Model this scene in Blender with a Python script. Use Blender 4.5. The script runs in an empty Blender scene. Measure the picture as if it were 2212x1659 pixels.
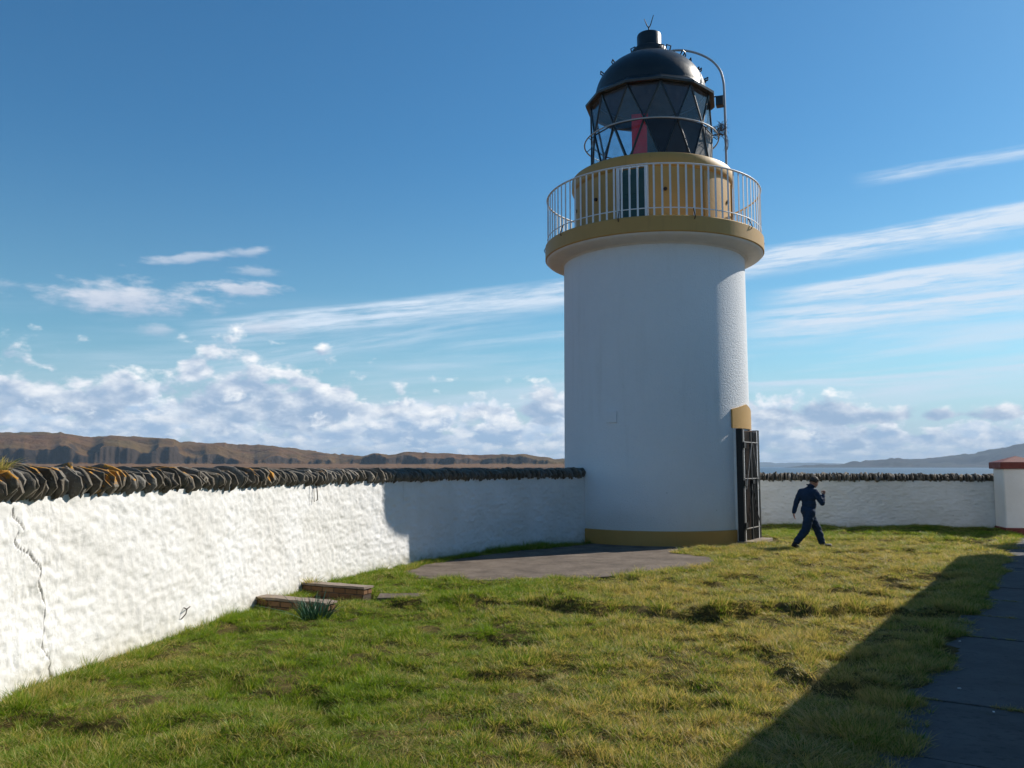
import bpy, bmesh, math, random
import numpy as np
from mathutils import Vector, Matrix, Euler, noise as mnoise

random.seed(7)
rng = np.random.default_rng(7)
SC = bpy.context.scene
COL = SC.collection
R = math.radians
PI = math.pi

# ------------------------------------------------------------------ camera
EYE = 1.96
cam_d = bpy.data.cameras.new('camera')
cam_d.sensor_width = 36.0
cam_d.lens = 36.0 * 1830 / 2212
cam_d.clip_start = 0.05
cam_d.clip_end = 90000
cam = bpy.data.objects.new('camera', cam_d)
COL.objects.link(cam)
cam.location = (0, 0, EYE)
cam.rotation_euler = (R(90 + 5.571), 0, 0)
SC.camera = cam

# ------------------------------------------------------------------ exposure
SC.view_settings.view_transform = 'Standard'
SC.view_settings.look = 'None'
SC.view_settings.exposure = 0.38
SC.view_settings.gamma = 1.0
SC.view_settings.use_curve_mapping = False
SC.cycles.volume_bounces = 0
SC.cycles.max_bounces = 8
SC.cycles.transparent_max_bounces = 16
SC.cycles.use_adaptive_sampling = True
SC.cycles.use_denoising = True

# ------------------------------------------------------------------ node expression helper
class NT:
    def __init__(self, tree):
        self.t = tree; self.n = tree.nodes; self.l = tree.links
    def new(self, typ, **kw):
        nd = self.n.new(typ)
        for k, v in kw.items(): setattr(nd, k, v)
        return nd
    def put(self, sock, v):
        if isinstance(v, X): v = v.s
        if isinstance(v, bpy.types.NodeSocket): self.l.new(v, sock)
        else:
            if sock.type in ('RGBA',) and len(v) == 3: v = (*v, 1)
            sock.default_value = v
    def m(self, op, *a, clamp=False):
        nd = self.new('ShaderNodeMath', operation=op); nd.use_clamp = clamp
        for i, v in enumerate(a): self.put(nd.inputs[i], v)
        return X(self, nd.outputs[0])
    def vec(self, x, y, z):
        nd = self.new('ShaderNodeCombineXYZ')
        for i, v in enumerate((x, y, z)): self.put(nd.inputs[i], v)
        return nd.outputs[0]
    def noise(self, vec, scale=1.0, detail=4.0, rough=0.5, dist=0.0, color=False):
        nd = self.new('ShaderNodeTexNoise')
        if vec is not None: self.put(nd.inputs['Vector'], vec)
        self.put(nd.inputs['Scale'], scale); self.put(nd.inputs['Detail'], detail)
        self.put(nd.inputs['Roughness'], rough); self.put(nd.inputs['Distortion'], dist)
        return X(self, nd.outputs['Color' if color else 'Fac'])
    def voro(self, vec, scale=1.0, feature='F1', smooth=0.5):
        nd = self.new('ShaderNodeTexVoronoi', feature=feature)
        if vec is not None: self.put(nd.inputs['Vector'], vec)
        self.put(nd.inputs['Scale'], scale)
        if feature == 'SMOOTH_F1': self.put(nd.inputs['Smoothness'], smooth)
        return X(self, nd.outputs['Distance'])
    def ss(self, v, a, b, lo=0.0, hi=1.0):
        nd = self.new('ShaderNodeMapRange', interpolation_type='SMOOTHSTEP')
        self.put(nd.inputs[0], v); self.put(nd.inputs[1], a); self.put(nd.inputs[2], b)
        self.put(nd.inputs[3], lo); self.put(nd.inputs[4], hi)
        return X(self, nd.outputs[0])
    def mix(self, f, a, b, blend='MIX'):
        nd = self.new('ShaderNodeMix', data_type='RGBA', blend_type=blend)
        self.put(nd.inputs[0], f); self.put(nd.inputs[6], a); self.put(nd.inputs[7], b)
        return nd.outputs[2]
    def bump(self, h, strength=0.5, dist=0.02, normal=None):
        nd = self.new('ShaderNodeBump')
        self.put(nd.inputs['Height'], h); self.put(nd.inputs['Strength'], strength); self.put(nd.inputs['Distance'], dist)
        if normal is not None: self.put(nd.inputs['Normal'], normal)
        return nd.outputs[0]

class X:
    def __init__(self, nt, s): self.nt = nt; self.s = s
    def __add__(self, o): return self.nt.m('ADD', self, o)
    __radd__ = __add__
    def __sub__(self, o): return self.nt.m('SUBTRACT', self, o)
    def __rsub__(self, o): return self.nt.m('SUBTRACT', o, self)
    def __mul__(self, o): return self.nt.m('MULTIPLY', self, o)
    __rmul__ = __mul__
    def __truediv__(self, o): return self.nt.m('DIVIDE', self, o)
    def abs(self): return self.nt.m('ABSOLUTE', self)
    def max(self, o): return self.nt.m('MAXIMUM', self, o)
    def min(self, o): return self.nt.m('MINIMUM', self, o)
    def clamp(self): return self.nt.m('ADD', self, 0.0, clamp=True)

# ------------------------------------------------------------------ sky
SUN_AZ, SUN_EL = 60.2, 35.5          # azimuth measured from +Y towards +X
SKY_STRENGTH = 0.080
world = bpy.data.worlds.new('World')
SC.world = world
world.use_nodes = True
wt = world.node_tree
wt.nodes.clear()
W = NT(wt)
sky = W.new('ShaderNodeTexSky', sky_type='NISHITA')
sky.sun_disc = False
sky.sun_elevation = R(SUN_EL)
sky.sun_rotation = R(SUN_AZ)
sky.altitude = 0
sky.air_density = 1.0
sky.dust_density = 0.35
sky.ozone_density = 2.6
tc = W.new('ShaderNodeTexCoord')
sp = W.new('ShaderNodeSeparateXYZ'); wt.links.new(tc.outputs['Generated'], sp.inputs[0])
dx, dy, dz = [X(W, sp.outputs[i]) for i in range(3)]
az = W.m('ARCTAN2', dx, dy) * (180 / PI)
el = W.m('ARCSINE', dz) * (180 / PI)
K = 1.0 / SKY_STRENGTH
def C(r, g, b): return (r * K * 0.82, g * K * 0.82, b * K * 0.82)
hs = W.new('ShaderNodeHueSaturation')
W.put(hs.inputs['Color'], sky.outputs[0]); W.put(hs.inputs['Saturation'], W.ss(el, 5.0, 22.0, 1.0, 1.22)); W.put(hs.inputs['Value'], 1.10)
colr = W.mix(1.0, hs.outputs[0], (0.60, 0.94, 0.98), "MULTIPLY")
colr = W.mix(W.ss(el, 9.0, 0.5) * 0.85, colr, C(0.50, 0.62, 0.75))

# high thin cloud: long streaks drawn out by the wind
wob = (W.noise(W.vec(az * 0.06, el * 0.2, 3.1), 1.0, 3) - 0.5) * 1.6
def streak(c0, c1, c2, a0, a1, edge, tail, seed, amt, taper=6.0):
    line = c0 + c1 * az + c2 * az * az + wob * 0.5
    d = el - line
    grain = W.noise(W.vec(az * 0.11, d * 1.9 + az * 0.05, seed), 1.0, 7, 0.60)
    fine = W.noise(W.vec(az * 0.45 + d * 0.5, d * 2.6, seed + 4), 1.0, 6, 0.62)
    prof = W.ss(d, edge, edge * 0.15) * W.ss(d, tail, tail * 0.25)
    along = W.ss(az, a0, a0 + taper) * W.ss(az, a1, a1 - taper)
    return (prof * along * W.ss(grain + (fine - 0.5) * 0.45, 0.22, 0.78) * amt)
cir = streak(11.9, 0.123, -0.00102, 8, 75, 0.55, -1.9, 1.0, 1.5, 6)
cir = cir.max(streak(11.9, 0.123, -0.00102, -24, 14, 0.6, -2.2, 1.6, 1.25, 10))
cir = cir.max(streak(10.2, 0.150, -0.002, -26, 4, 0.7, -1.5, 8.6, 0.6, 9))
cir = cir.max(streak(9.9, 0.067, 0.0, 15, 75, 0.5, -1.9, 5.5, 1.6, 7))
cir = cir.max(streak(8.7, 0.055, 0.0, 12, 75, 0.8, -2.4, 6.7, 1.25, 8))
cir = cir.max(streak(17.3, 0.030, 0.0, 22, 55, 0.35, -0.8, 9.5, 0.8, 3))
cir = cir.max(streak(8.6, 0.12, 0.0, -8, 12, 0.3, -0.8, 2.5, 0.5, 6))
cir = cir.max(streak(4.9, 0.03, 0.0, 8, 75, 0.25, -0.9, 3.7, 0.9, 9))
veil = W.noise(W.vec(az * 0.045, el * 0.55 - az * 0.035, 12.0), 1.0, 7, 0.62)
cir = cir.max(W.ss(veil, 0.40, 0.76) * W.ss(el, 12.0, 6.0) * W.ss(az, -30.0, 20.0, 0.45, 0.95))
# small drifting scraps of cumulus
pn = W.noise(W.vec(az * 0.55, el * 1.5, 21.0), 1.0, 6, 0.58)
pden = None; pshd = None
for (ca, ce, ra, re, ti, so, am) in ((-24.8, 10.3, 6.2, 1.25, 0.03, 0.75, 0.95), (-17.8, 11.4, 3.0, 0.65, 0.05, 0.6, 0.85), (-20.8, 13.2, 4.6, 0.42, 0.20, 0.7, 0.65), (-17.5, 13.8, 1.8, 0.36, 0.08, 0.7, 0.6),
                                     (-17.0, 12.6, 2.0, 0.4, 0.0, 0.7, 0.45), (-16.0, 9.0, 3.6, 0.7, 0.03, 0.9, 0.55), (-32.5, 10.6, 2.2, 0.4, 0.0, 0.8, 0.6), (-23.0, 8.5, 1.4, 0.5, 0.0, 0.8, 0.5)):
    a_ = az - ca; e_ = el - ce - a_ * ti
    r_ = W.m('SQRT', (a_ / ra) * (a_ / ra) + (e_ / re) * (e_ / re))
    de = W.ss(pn * 1.6 - r_ * 0.75, 0.02, so) * am
    sh = e_ / re * de
    pden = de if pden is None else pden.max(de)
    pshd = sh if pshd is None else pshd + sh
pshade = W.ss(pshd / (pden + 0.02) + (pn - 0.5) * 2.0, -1.0, 0.9)
c_plain = colr0 = colr
colr = W.mix(cir.clamp(), colr, C(0.66, 0.77, 0.90))
colr = W.mix(pden.clamp(), colr, W.mix(pshade, C(0.42, 0.52, 0.68), C(0.72, 0.76, 0.85)))
c_mid = colr

# banks of cumulus, far rows low on the horizon first, near rows last
warp = W.noise(W.vec(az * 0.30, el * 0.55, 40.0), 1.0, 2, 0.5) - 0.5
# the broken deck that runs back to the horizon, drawn together by distance
wl = W.m('LOGARITHM', el.max(-0.6) + 1.2, 2.718) * 4.2
def deck(fx, fy, seed, cov, dark, lite):
    p = W.vec(az * fx + warp * 0.5, wl * fy + warp * 0.3, seed)
    q = W.vec(az * fx + warp * 0.5 + 0.28, wl * fy + warp * 0.3 + 0.42, seed)
    n = W.noise(p, 1.0, 9, 0.57); n2 = W.noise(q, 1.0, 7, 0.57)
    gate = W.noise(W.vec(az * 0.13, wl * 0.4, seed + 9), 1.0, 2, 0.5)
    d = n + (gate - 0.5) * 0.35 + cov - W.ss(el, 3.2, 6.8) * 0.30 - W.ss(az, 5.0, 40.0) * W.ss(el, 1.6, 3.4) * 0.25
    al = W.ss(d, 0.47, 0.60)
    li = W.ss((n - n2) * 2.3 + (0.66 - d) * 1.3 + 0.31, 0.05, 0.95)
    return al, W.mix(li, C(*dark), C(*lite))
def heap(fx, seed, base, top, fall, dark, lite):
    # heaps whose tops follow their own bulges; bases ragged and lost in the deck below
    t_ = top * (1.0 + (az * -fall).max(-0.62).min(0.45))
    ridge = W.noise(W.vec(az * fx * 0.32, seed, 0.0), 1.0, 5, 0.55)
    p = W.vec(az * fx + warp * 0.4, el * fx * 1.8 + warp * 0.3, seed)
    q = W.vec(az * fx + warp * 0.4 + 0.14, el * fx * 1.8 + warp * 0.3 + 0.42, seed)
    n = W.noise(p, 1.0, 9, 0.55); n2 = W.noise(q, 1.0, 7, 0.55); pv = W.voro(p, 1.7)
    v = (el - base) / t_
    d = n * 0.95 + (0.55 - pv) * 0.22 + (ridge - 0.5) * 0.65 + W.ss(v, -0.15, 0.25, -0.35, 0.0) - (v.max(0.0)) * 0.52 + 0.26
    al = W.ss(d, 0.44, 0.60)
    li = W.ss((n - n2) * 2.2 + (0.74 - d) * 0.95 + v * 0.32 + 0.12, 0.04, 0.95)
    return al, W.mix(li, C(*dark), C(*lite))
layers = [deck(0.50, 0.62, 61.0, 0.06, (0.44, 0.60, 0.80), (0.98, 1.0, 1.03)),
          heap(0.55, 12.4, 1.2, 3.6, 0.016, (0.34, 0.49, 0.69), (1.04, 1.04, 1.05)),
          heap(0.36, 19.6, 2.7, 4.7, 0.026, (0.33, 0.46, 0.64), (1.08, 1.07, 1.06)),
          deck(0.40, 0.60, 74.0, -0.02, (0.33, 0.48, 0.69), (1.04, 1.04, 1.04))]
for al, cc in layers:
    colr = W.mix(al * W.ss(el, -0.3, 0.8, 0.5, 1.0), colr, cc)
c_low = colr
def background(c):
    n_ = W.new('ShaderNodeBackground'); W.put(n_.inputs[0], c); n_.inputs[1].default_value = SKY_STRENGTH; return n_.outputs[0]
def choose(f, a, b):
    n_ = W.new('ShaderNodeMixShader'); W.put(n_.inputs[0], f); wt.links.new(a, n_.inputs[1]); wt.links.new(b, n_.inputs[2]); return n_.outputs[0]
# (the tests on height only save work where a layer has no cloud)
up_hi = W.m('LESS_THAN', (el - 9.0).abs(), 10.5)
up_lo = W.m('LESS_THAN', el, 9.6)
wo = W.new('ShaderNodeOutputWorld')
wt.links.new(choose(up_hi, background(c_plain), choose(up_lo, background(c_mid), background(c_low))), wo.inputs[0])
world.cycles.sampling_method = 'MANUAL'
world.cycles.sample_map_resolution = 512

# ------------------------------------------------------------------ sun
sun_d = bpy.data.lights.new('sun', 'SUN')
sun_d.energy = 4.7
sun_d.angle = R(0.53)
sun_d.color = (1.0, 0.93, 0.83)
sun = bpy.data.objects.new('sun', sun_d)
COL.objects.link(sun)
sdir = Vector((math.cos(R(SUN_EL)) * math.sin(R(SUN_AZ)), math.cos(R(SUN_EL)) * math.cos(R(SUN_AZ)), math.sin(R(SUN_EL))))
sun.rotation_euler = sdir.to_track_quat('Z', 'Y').to_euler()
sun.location = (30, 20, 40)

# ------------------------------------------------------------------ materials
def material(name, rough=0.7, spec=0.3, metallic=0.0):
    m = bpy.data.materials.new(name); m.use_nodes = True
    t = m.node_tree; t.nodes.clear()
    N = NT(t)
    b = N.new('ShaderNodeBsdfPrincipled'); o = N.new('ShaderNodeOutputMaterial')
    t.links.new(b.outputs[0], o.inputs[0])
    b.inputs['Roughness'].default_value = rough
    b.inputs['Specular IOR Level'].default_value = spec
    b.inputs['Metallic'].default_value = metallic
    N.b = b; N.o = o
    N.tc = N.new('ShaderNodeTexCoord'); N.obj = N.tc.outputs['Object']
    g = N.new('ShaderNodeNewGeometry'); N.pos = g.outputs['Position']; N.nor = g.outputs['Normal']
    return m, N

def paint(name, col, rough=0.45, vary=0.12, scale=6.0, spec=0.4, bump=0.0, bscale=40, rust=None, rust_amt=0.62, metallic=0.0):
    m, N = material(name, rough, spec, metallic)
    n = N.noise(N.obj, scale, 6, 0.6)
    c = N.mix(n, tuple(v * (1 - vary * 1.6) for v in col), tuple(min(1, v * (1 + vary)) for v in col))
    if rust is not None:
        rn = N.noise(N.obj, scale * 2.3, 8, 0.7)
        c = N.mix(N.ss(rn, rust_amt, rust_amt + 0.1), c, rust)
    N.put(N.b.inputs['Base Color'], c)
    N.put(N.b.inputs['Roughness'], N.ss(N.noise(N.obj, scale * 3, 4), 0.2, 0.8, rough * 0.8, min(1, rough * 1.25)))
    if bump: N.put(N.b.inputs['Normal'], N.bump(N.noise(N.obj, bscale, 4), bump, 0.01))
    return m

def M_limewash():
    m, N = material('limewash', 0.92, 0.15)
    n1 = N.noise(N.pos, 1.1, 6, 0.62); n2 = N.noise(N.pos, 7, 6, 0.6); n3 = N.noise(N.pos, 34, 4, 0.6)
    c = N.mix(N.ss(n1, 0.30, 0.72), (0.66, 0.65, 0.62), (0.75, 0.75, 0.74))
    c = N.mix(N.ss(n2, 0.60, 0.80) * 0.45, c, (0.56, 0.535, 0.48))
    sp = N.new('ShaderNodeSeparateXYZ'); N.l.new(N.pos, sp.inputs[0]); z = X(N, sp.outputs[2])
    damp = N.ss(z + (n2 - 0.5) * 0.5, 0.32, 0.02) * 0.55
    c = N.mix(damp, c, (0.42, 0.39, 0.29))
    streak = N.noise(N.vec(X(N, sp.outputs[0]) * 9, X(N, sp.outputs[1]) * 9, z * 0.7), 1.0, 4)
    c = N.mix(N.ss(streak, 0.62, 0.8) * N.ss(z, 0.6, 1.7) * 0.30, c, (0.42, 0.40, 0.33))
    spots = N.voro(N.pos, 5.5); gate = N.noise(N.pos, 2.3, 2)
    c = N.mix(N.ss(spots, 0.085, 0.05) * N.ss(gate, 0.60, 0.66) * 0.85, c, (0.07, 0.065, 0.055))
    at = N.new('ShaderNodeAttribute', attribute_name='crack')
    c = N.mix(X(N, at.outputs['Fac']).clamp(), c, (0.07, 0.06, 0.05))
    N.put(N.b.inputs['Base Color'], c)
    h = n2 * 0.5 + n3 * 0.35 + N.noise(N.pos, 90, 3) * 0.15
    N.put(N.b.inputs['Normal'], N.bump(h, 0.5, 0.03))
    return m

def M_harling():
    m, N = material('harled_render', 0.85, 0.2)
    n1 = N.noise(N.obj, 0.8, 5, 0.6); n2 = N.noise(N.obj, 20, 6, 0.68); v = N.voro(N.obj, 34)
    sp = N.new('ShaderNodeSeparateXYZ'); N.l.new(N.obj, sp.inputs[0]); z = X(N, sp.outputs[2])
    c = N.mix(n1, (0.68, 0.70, 0.72), (0.75, 0.77, 0.785))
    st = N.noise(N.vec(X(N, sp.outputs[0]) * 5, X(N, sp.outputs[1]) * 5, z * 0.35), 1.0, 5)
    c = N.mix(N.ss(st, 0.52, 0.85) * 0.28, c, (0.54, 0.54, 0.52))
    c = N.mix(N.ss(z + (n1 - 0.5), 1.25, 0.35) * 0.4, c, (0.60, 0.57, 0.49))
    sp2 = N.voro(N.obj, 3.2)
    c = N.mix(N.ss(sp2, 0.045, 0.025) * N.ss(z, 2.2, 0.9), c, (0.06, 0.05, 0.045))
    N.put(N.b.inputs['Base Color'], c)
    h = n2 * 0.6 + (0.6 - v) * 0.5
    N.put(N.b.inputs['Normal'], N.bump(h, 0.85, 0.024))
    return m

def M_ochre():
    m, N = material('ochre_paint', 0.5, 0.35)
    n1 = N.noise(N.obj, 1.6, 6, 0.62); n2 = N.noise(N.obj, 12, 6, 0.6)
    sp = N.new('ShaderNodeSeparateXYZ'); N.l.new(N.obj, sp.inputs[0]); z = X(N, sp.outputs[2])
    c = N.mix(n1, (0.41, 0.235, 0.062), (0.50, 0.295, 0.085))
    st = N.noise(N.vec(X(N, sp.outputs[0]) * 7, X(N, sp.outputs[1]) * 7, z * 0.6), 1.0, 5)
    c = N.mix(N.ss(st, 0.55, 0.85) * 0.4, c, (0.20, 0.12, 0.05))
    c = N.mix(N.ss(n2, 0.66, 0.8) * 0.6, c, (0.13, 0.06, 0.03))
    N.put(N.b.inputs['Base Color'], c)
    N.put(N.b.inputs['Normal'], N.bump(n2, 0.25, 0.01))
    return m

def M_stone():
    m, N = material('coping_slate', 0.85, 0.25)
    oi = N.new('ShaderNodeObjectInfo'); rnd = X(N, oi.outputs['Random'])
    n1 = N.noise(N.pos, 9, 6, 0.65); n2 = N.noise(N.pos, 45, 5, 0.65)
    c = N.mix(N.ss(n1, 0.3, 0.7), (0.070, 0.058, 0.041), (0.19, 0.168, 0.135))
    c = N.mix(rnd * 0.6, c, N.mix(X(N, oi.outputs['Random']), (0.16, 0.12, 0.075), (0.26, 0.25, 0.23)))
    c = N.mix(N.ss(n2, 0.60, 0.72) * 0.65, c, (0.42, 0.40, 0.36))
    # orange and pale crustose lichen, strongest on upward faces and at the near end of the wall
    sp = N.new('ShaderNodeSeparateXYZ'); N.l.new(N.pos, sp.inputs[0]); z = X(N, sp.outputs[2]); y = X(N, sp.outputs[1])
    sn = N.new('ShaderNodeSeparateXYZ'); N.l.new(N.nor, sn.inputs[0])
    li = N.noise(N.pos, 4.2, 5, 0.6) + N.noise(N.pos, 19, 4, 0.6) * 0.5
    up = N.ss(X(N, sn.outputs[2]), 0.0, 0.8)
    blot = N.ss(N.noise(N.pos, 1.7, 3, 0.5), 0.46, 0.60)
    amt = N.ss(li + up * 0.12 + N.ss(z, 1.72, 1.92) * 0.10 - N.ss(y, 8, 15) * 0.22 + blot * 0.20, 1.02, 1.12)
    c = N.mix(amt * 0.82, c, N.mix(N.noise(N.pos, 30, 3), (0.42, 0.17, 0.012), (0.56, 0.29, 0.03)))
    gl = N.ss(N.noise(N.pos, 7.7, 5, 0.6) + N.noise(N.pos, 31, 4) * 0.4, 0.86, 0.93)
    c = N.mix(gl * 0.6, c, (0.33, 0.33, 0.29))
    N.put(N.b.inputs['Base Color'], c)
    N.put(N.b.inputs['Normal'], N.bump(n1 * 0.5 + n2 * 0.5, 0.9, 0.035))
    return m

def M_brick():
    m, N = material('weathered_brick', 0.9, 0.2)
    oi = N.new('ShaderNodeObjectInfo'); rnd = X(N, oi.outputs['Random'])
    n1 = N.noise(N.pos, 14, 6, 0.65); n2 = N.noise(N.pos, 70, 4)
    c = N.mix(rnd, (0.16, 0.080, 0.040), (0.26, 0.15, 0.080))
    c = N.mix(N.ss(n1, 0.5, 0.75) * 0.7, c, (0.09, 0.055, 0.04))
    c = N.mix(N.ss(n2, 0.68, 0.78) * 0.5, c, (0.42, 0.38, 0.33))
    N.put(N.b.inputs['Base Color'], c)
    N.put(N.b.inputs['Normal'], N.bump(n1 * 0.4 + n2 * 0.6, 0.6, 0.012))
    return m

def M_concrete(name, a, b, moss=0.3, speck=True):
    m, N = material(name, 0.88, 0.3)
    n1 = N.noise(N.pos, 1.7, 6, 0.65); n2 = N.noise(N.pos, 16, 6, 0.62); n3 = N.noise(N.pos, 130, 3)
    c = N.mix(N.ss(n1, 0.25, 0.75), a, b)
    c = N.mix(N.ss(n2, 0.50, 0.72) * 0.6, c, tuple(v * 0.5 for v in a))
    if speck: c = N.mix(N.ss(n3, 0.66, 0.74) * 0.6, c, tuple(min(1, v * 2.0) for v in b))
    c = N.mix(N.ss(N.noise(N.pos, 3.7, 6, 0.6), 0.60, 0.74) * moss, c, (0.05, 0.05, 0.025))
    N.put(N.b.inputs['Base Color'], c)
    N.put(N.b.inputs['Normal'], N.bump(n2 * 0.5 + n3 * 0.5, 0.5, 0.01))
    return m

def M_grass(name='grass_blades', dry=0.0):
    m, N = material(name, 0.5, 0.3)
    t = m.node_tree
    tone = N.new('ShaderNodeAttribute', attribute_name='tone'); tone = X(N, tone.outputs['Fac'])
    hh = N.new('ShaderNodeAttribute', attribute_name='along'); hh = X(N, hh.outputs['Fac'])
    oi = N.new('ShaderNodeObjectInfo'); rnd = X(N, oi.outputs['Random'])
    big = N.noise(N.pos, 0.42, 4, 0.6); mid = N.noise(N.pos, 1.9, 5, 0.65)
    sp = N.new('ShaderNodeSeparateXYZ'); N.l.new(N.pos, sp.inputs[0])
    px, py = X(N, sp.outputs[0]), X(N, sp.outputs[1])
    # the middle of the lawn is trodden and strawy, the strip by the wall is lush
    centre = N.ss(px - py * 0.16, -2.9, 0.6) * N.ss(py, 24.2, 20.8)
    f = N.ss(big * 0.55 + mid * 0.6 + centre * 0.22 + (tone - 0.5) * 0.50 + (rnd - 0.5) * 0.22 + dry, 0.57, 0.94)
    green = N.mix(tone, (0.080, 0.185, 0.008), (0.260, 0.355, 0.022))
    straw = N.mix(tone, (0.46, 0.325, 0.12), (0.68, 0.52, 0.24))
    c = N.mix(f, green, straw)
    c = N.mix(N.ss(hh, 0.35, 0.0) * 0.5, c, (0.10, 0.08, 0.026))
    N.put(N.b.inputs['Base Color'], c)
    tr = N.new('ShaderNodeBsdfTranslucent')
    N.put(tr.inputs[0], N.mix(1.0, c, (1.0, 1.0, 0.55), 'MULTIPLY'))
    mx = N.new('ShaderNodeMixShader'); mx.inputs[0].default_value = 0.5
    t.links.new(N.b.outputs[0], mx.inputs[1]); t.links.new(tr.outputs[0], mx.inputs[2]); t.links.new(mx.outputs[0], N.o.inputs[0])
    return m

def M_soil():
    m, N = material('lawn_thatch', 1.0, 0.05)
    n1 = N.noise(N.pos, 0.6, 5, 0.6); n2 = N.noise(N.pos, 12, 6, 0.65)
    c = N.mix(N.ss(n1 * 0.5 + n2 * 0.5, 0.35, 0.65), (0.055, 0.05, 0.016), (0.14, 0.105, 0.042))
    N.put(N.b.inputs['Base Color'], c)
    N.put(N.b.inputs['Normal'], N.bump(n2, 0.8, 0.03))
    return m

def M_hill(name, tint=(1, 1, 1), sc=1.0):
    m, N = material(name, 0.95, 0.1)
    sn = N.new('ShaderNodeSeparateXYZ'); N.l.new(N.nor, sn.inputs[0]); nz = X(N, sn.outputs[2])
    n1 = N.noise(N.pos, 0.004 * sc, 7, 0.6); n2 = N.noise(N.pos, 0.02 * sc, 8, 0.65); n3 = N.noise(N.pos, 0.11 * sc, 5, 0.6)
    c = N.mix(N.ss(n1, 0.35, 0.65), (0.185, 0.115, 0.058), (0.155, 0.125, 0.052))
    c = N.mix(N.ss(n2, 0.52, 0.66) * 0.6, c, (0.13, 0.070, 0.045))
    c = N.mix(N.ss(n1 * 0.6 + n2 * 0.4, 0.58, 0.66) * 0.5, c, (0.085, 0.105, 0.038))
    c = N.mix(N.ss(n3, 0.58, 0.72) * 0.6, c, (0.05, 0.036, 0.027))
    rock = N.ss(nz + (n2 - 0.5) * 0.30 + (n1 - 0.5) * 0.15, 0.88, 0.74)
    c = N.mix(rock, c, N.mix(n3, (0.032, 0.030, 0.029), (0.085, 0.075, 0.066)))
    sp = N.new('ShaderNodeSeparateXYZ'); N.l.new(N.pos, sp.inputs[0]); z = X(N, sp.outputs[2])
    beach = N.ss(z + (n2 - 0.5) * 4, 9.5, 7.0)
    c = N.mix(beach * 0.85 * (1 - rock), c, N.mix(N.ss(n3, 0.4, 0.6), (0.20, 0.125, 0.062), (0.27, 0.19, 0.105)))
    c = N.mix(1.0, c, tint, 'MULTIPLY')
    N.put(N.b.inputs['Base Color'], c)
    N.put(N.b.inputs['Normal'], N.bump(n3 * 0.5 + n2 * 0.5, 0.8, 9.0))
    return m

def M_water():
    m, N = material('sea_water', 0.35, 0.4)
    N.put(N.b.inputs['Base Color'], (0.010, 0.028, 0.055, 1))
    n = N.noise(N.pos, 0.25, 5, 0.6)
    N.put(N.b.inputs['Normal'], N.bump(n, 0.35, 0.4))
    return m

def M_glass(name, tint, rough=0.03, alpha=0.72):
    m, N = material(name)
    t = m.node_tree
    g = N.new('ShaderNodeBsdfGlossy'); g.inputs['Roughness'].default_value = rough
    tr = N.new('ShaderNodeBsdfTransparent'); tr.inputs[0].default_value = (*tint, 1)
    fr = N.new('ShaderNodeFresnel'); gg = N.new('ShaderNodeNewGeometry'); N.put(fr.inputs[0], 1.5 - X(N, gg.outputs['Backfacing']) * 0.8333)
    dirt = N.noise(N.obj, 5, 5)
    di = N.new('ShaderNodeBsdfDiffuse'); di.inputs[0].default_value = (0.35, 0.36, 0.36, 1)
    m1 = N.new('ShaderNodeMixShader'); m2 = N.new('ShaderNodeMixShader')
    N.put(m2.inputs[0], N.ss(dirt, 0.3, 0.8, 0.015, 0.09))
    t.links.new(tr.outputs[0], m2.inputs[1]); t.links.new(di.outputs[0], m2.inputs[2])
    t.links.new(fr.outputs[0], m1.inputs[0]); t.links.new(m2.outputs[0], m1.inputs[1]); t.links.new(g.outputs[0], m1.inputs[2])
    t.links.new(m1.outputs[0], N.o.inputs[0])
    return m

def M_redglow():
    m, N = material('red_sector_glass', 0.35, 0.4)
    N.put(N.b.inputs['Base Color'], (0.80, 0.02, 0.05, 1))
    tr = N.new('ShaderNodeBsdfTranslucent'); tr.inputs[0].default_value = (1.0, 0.02, 0.06, 1)
    mx = N.new('ShaderNodeMixShader'); mx.inputs[0].default_value = 0.75
    N.l.new(N.b.outputs[0], mx.inputs[1]); N.l.new(tr.outputs[0], mx.inputs[2]); N.l.new(mx.outputs[0], N.o.inputs[0])
    return m

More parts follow.
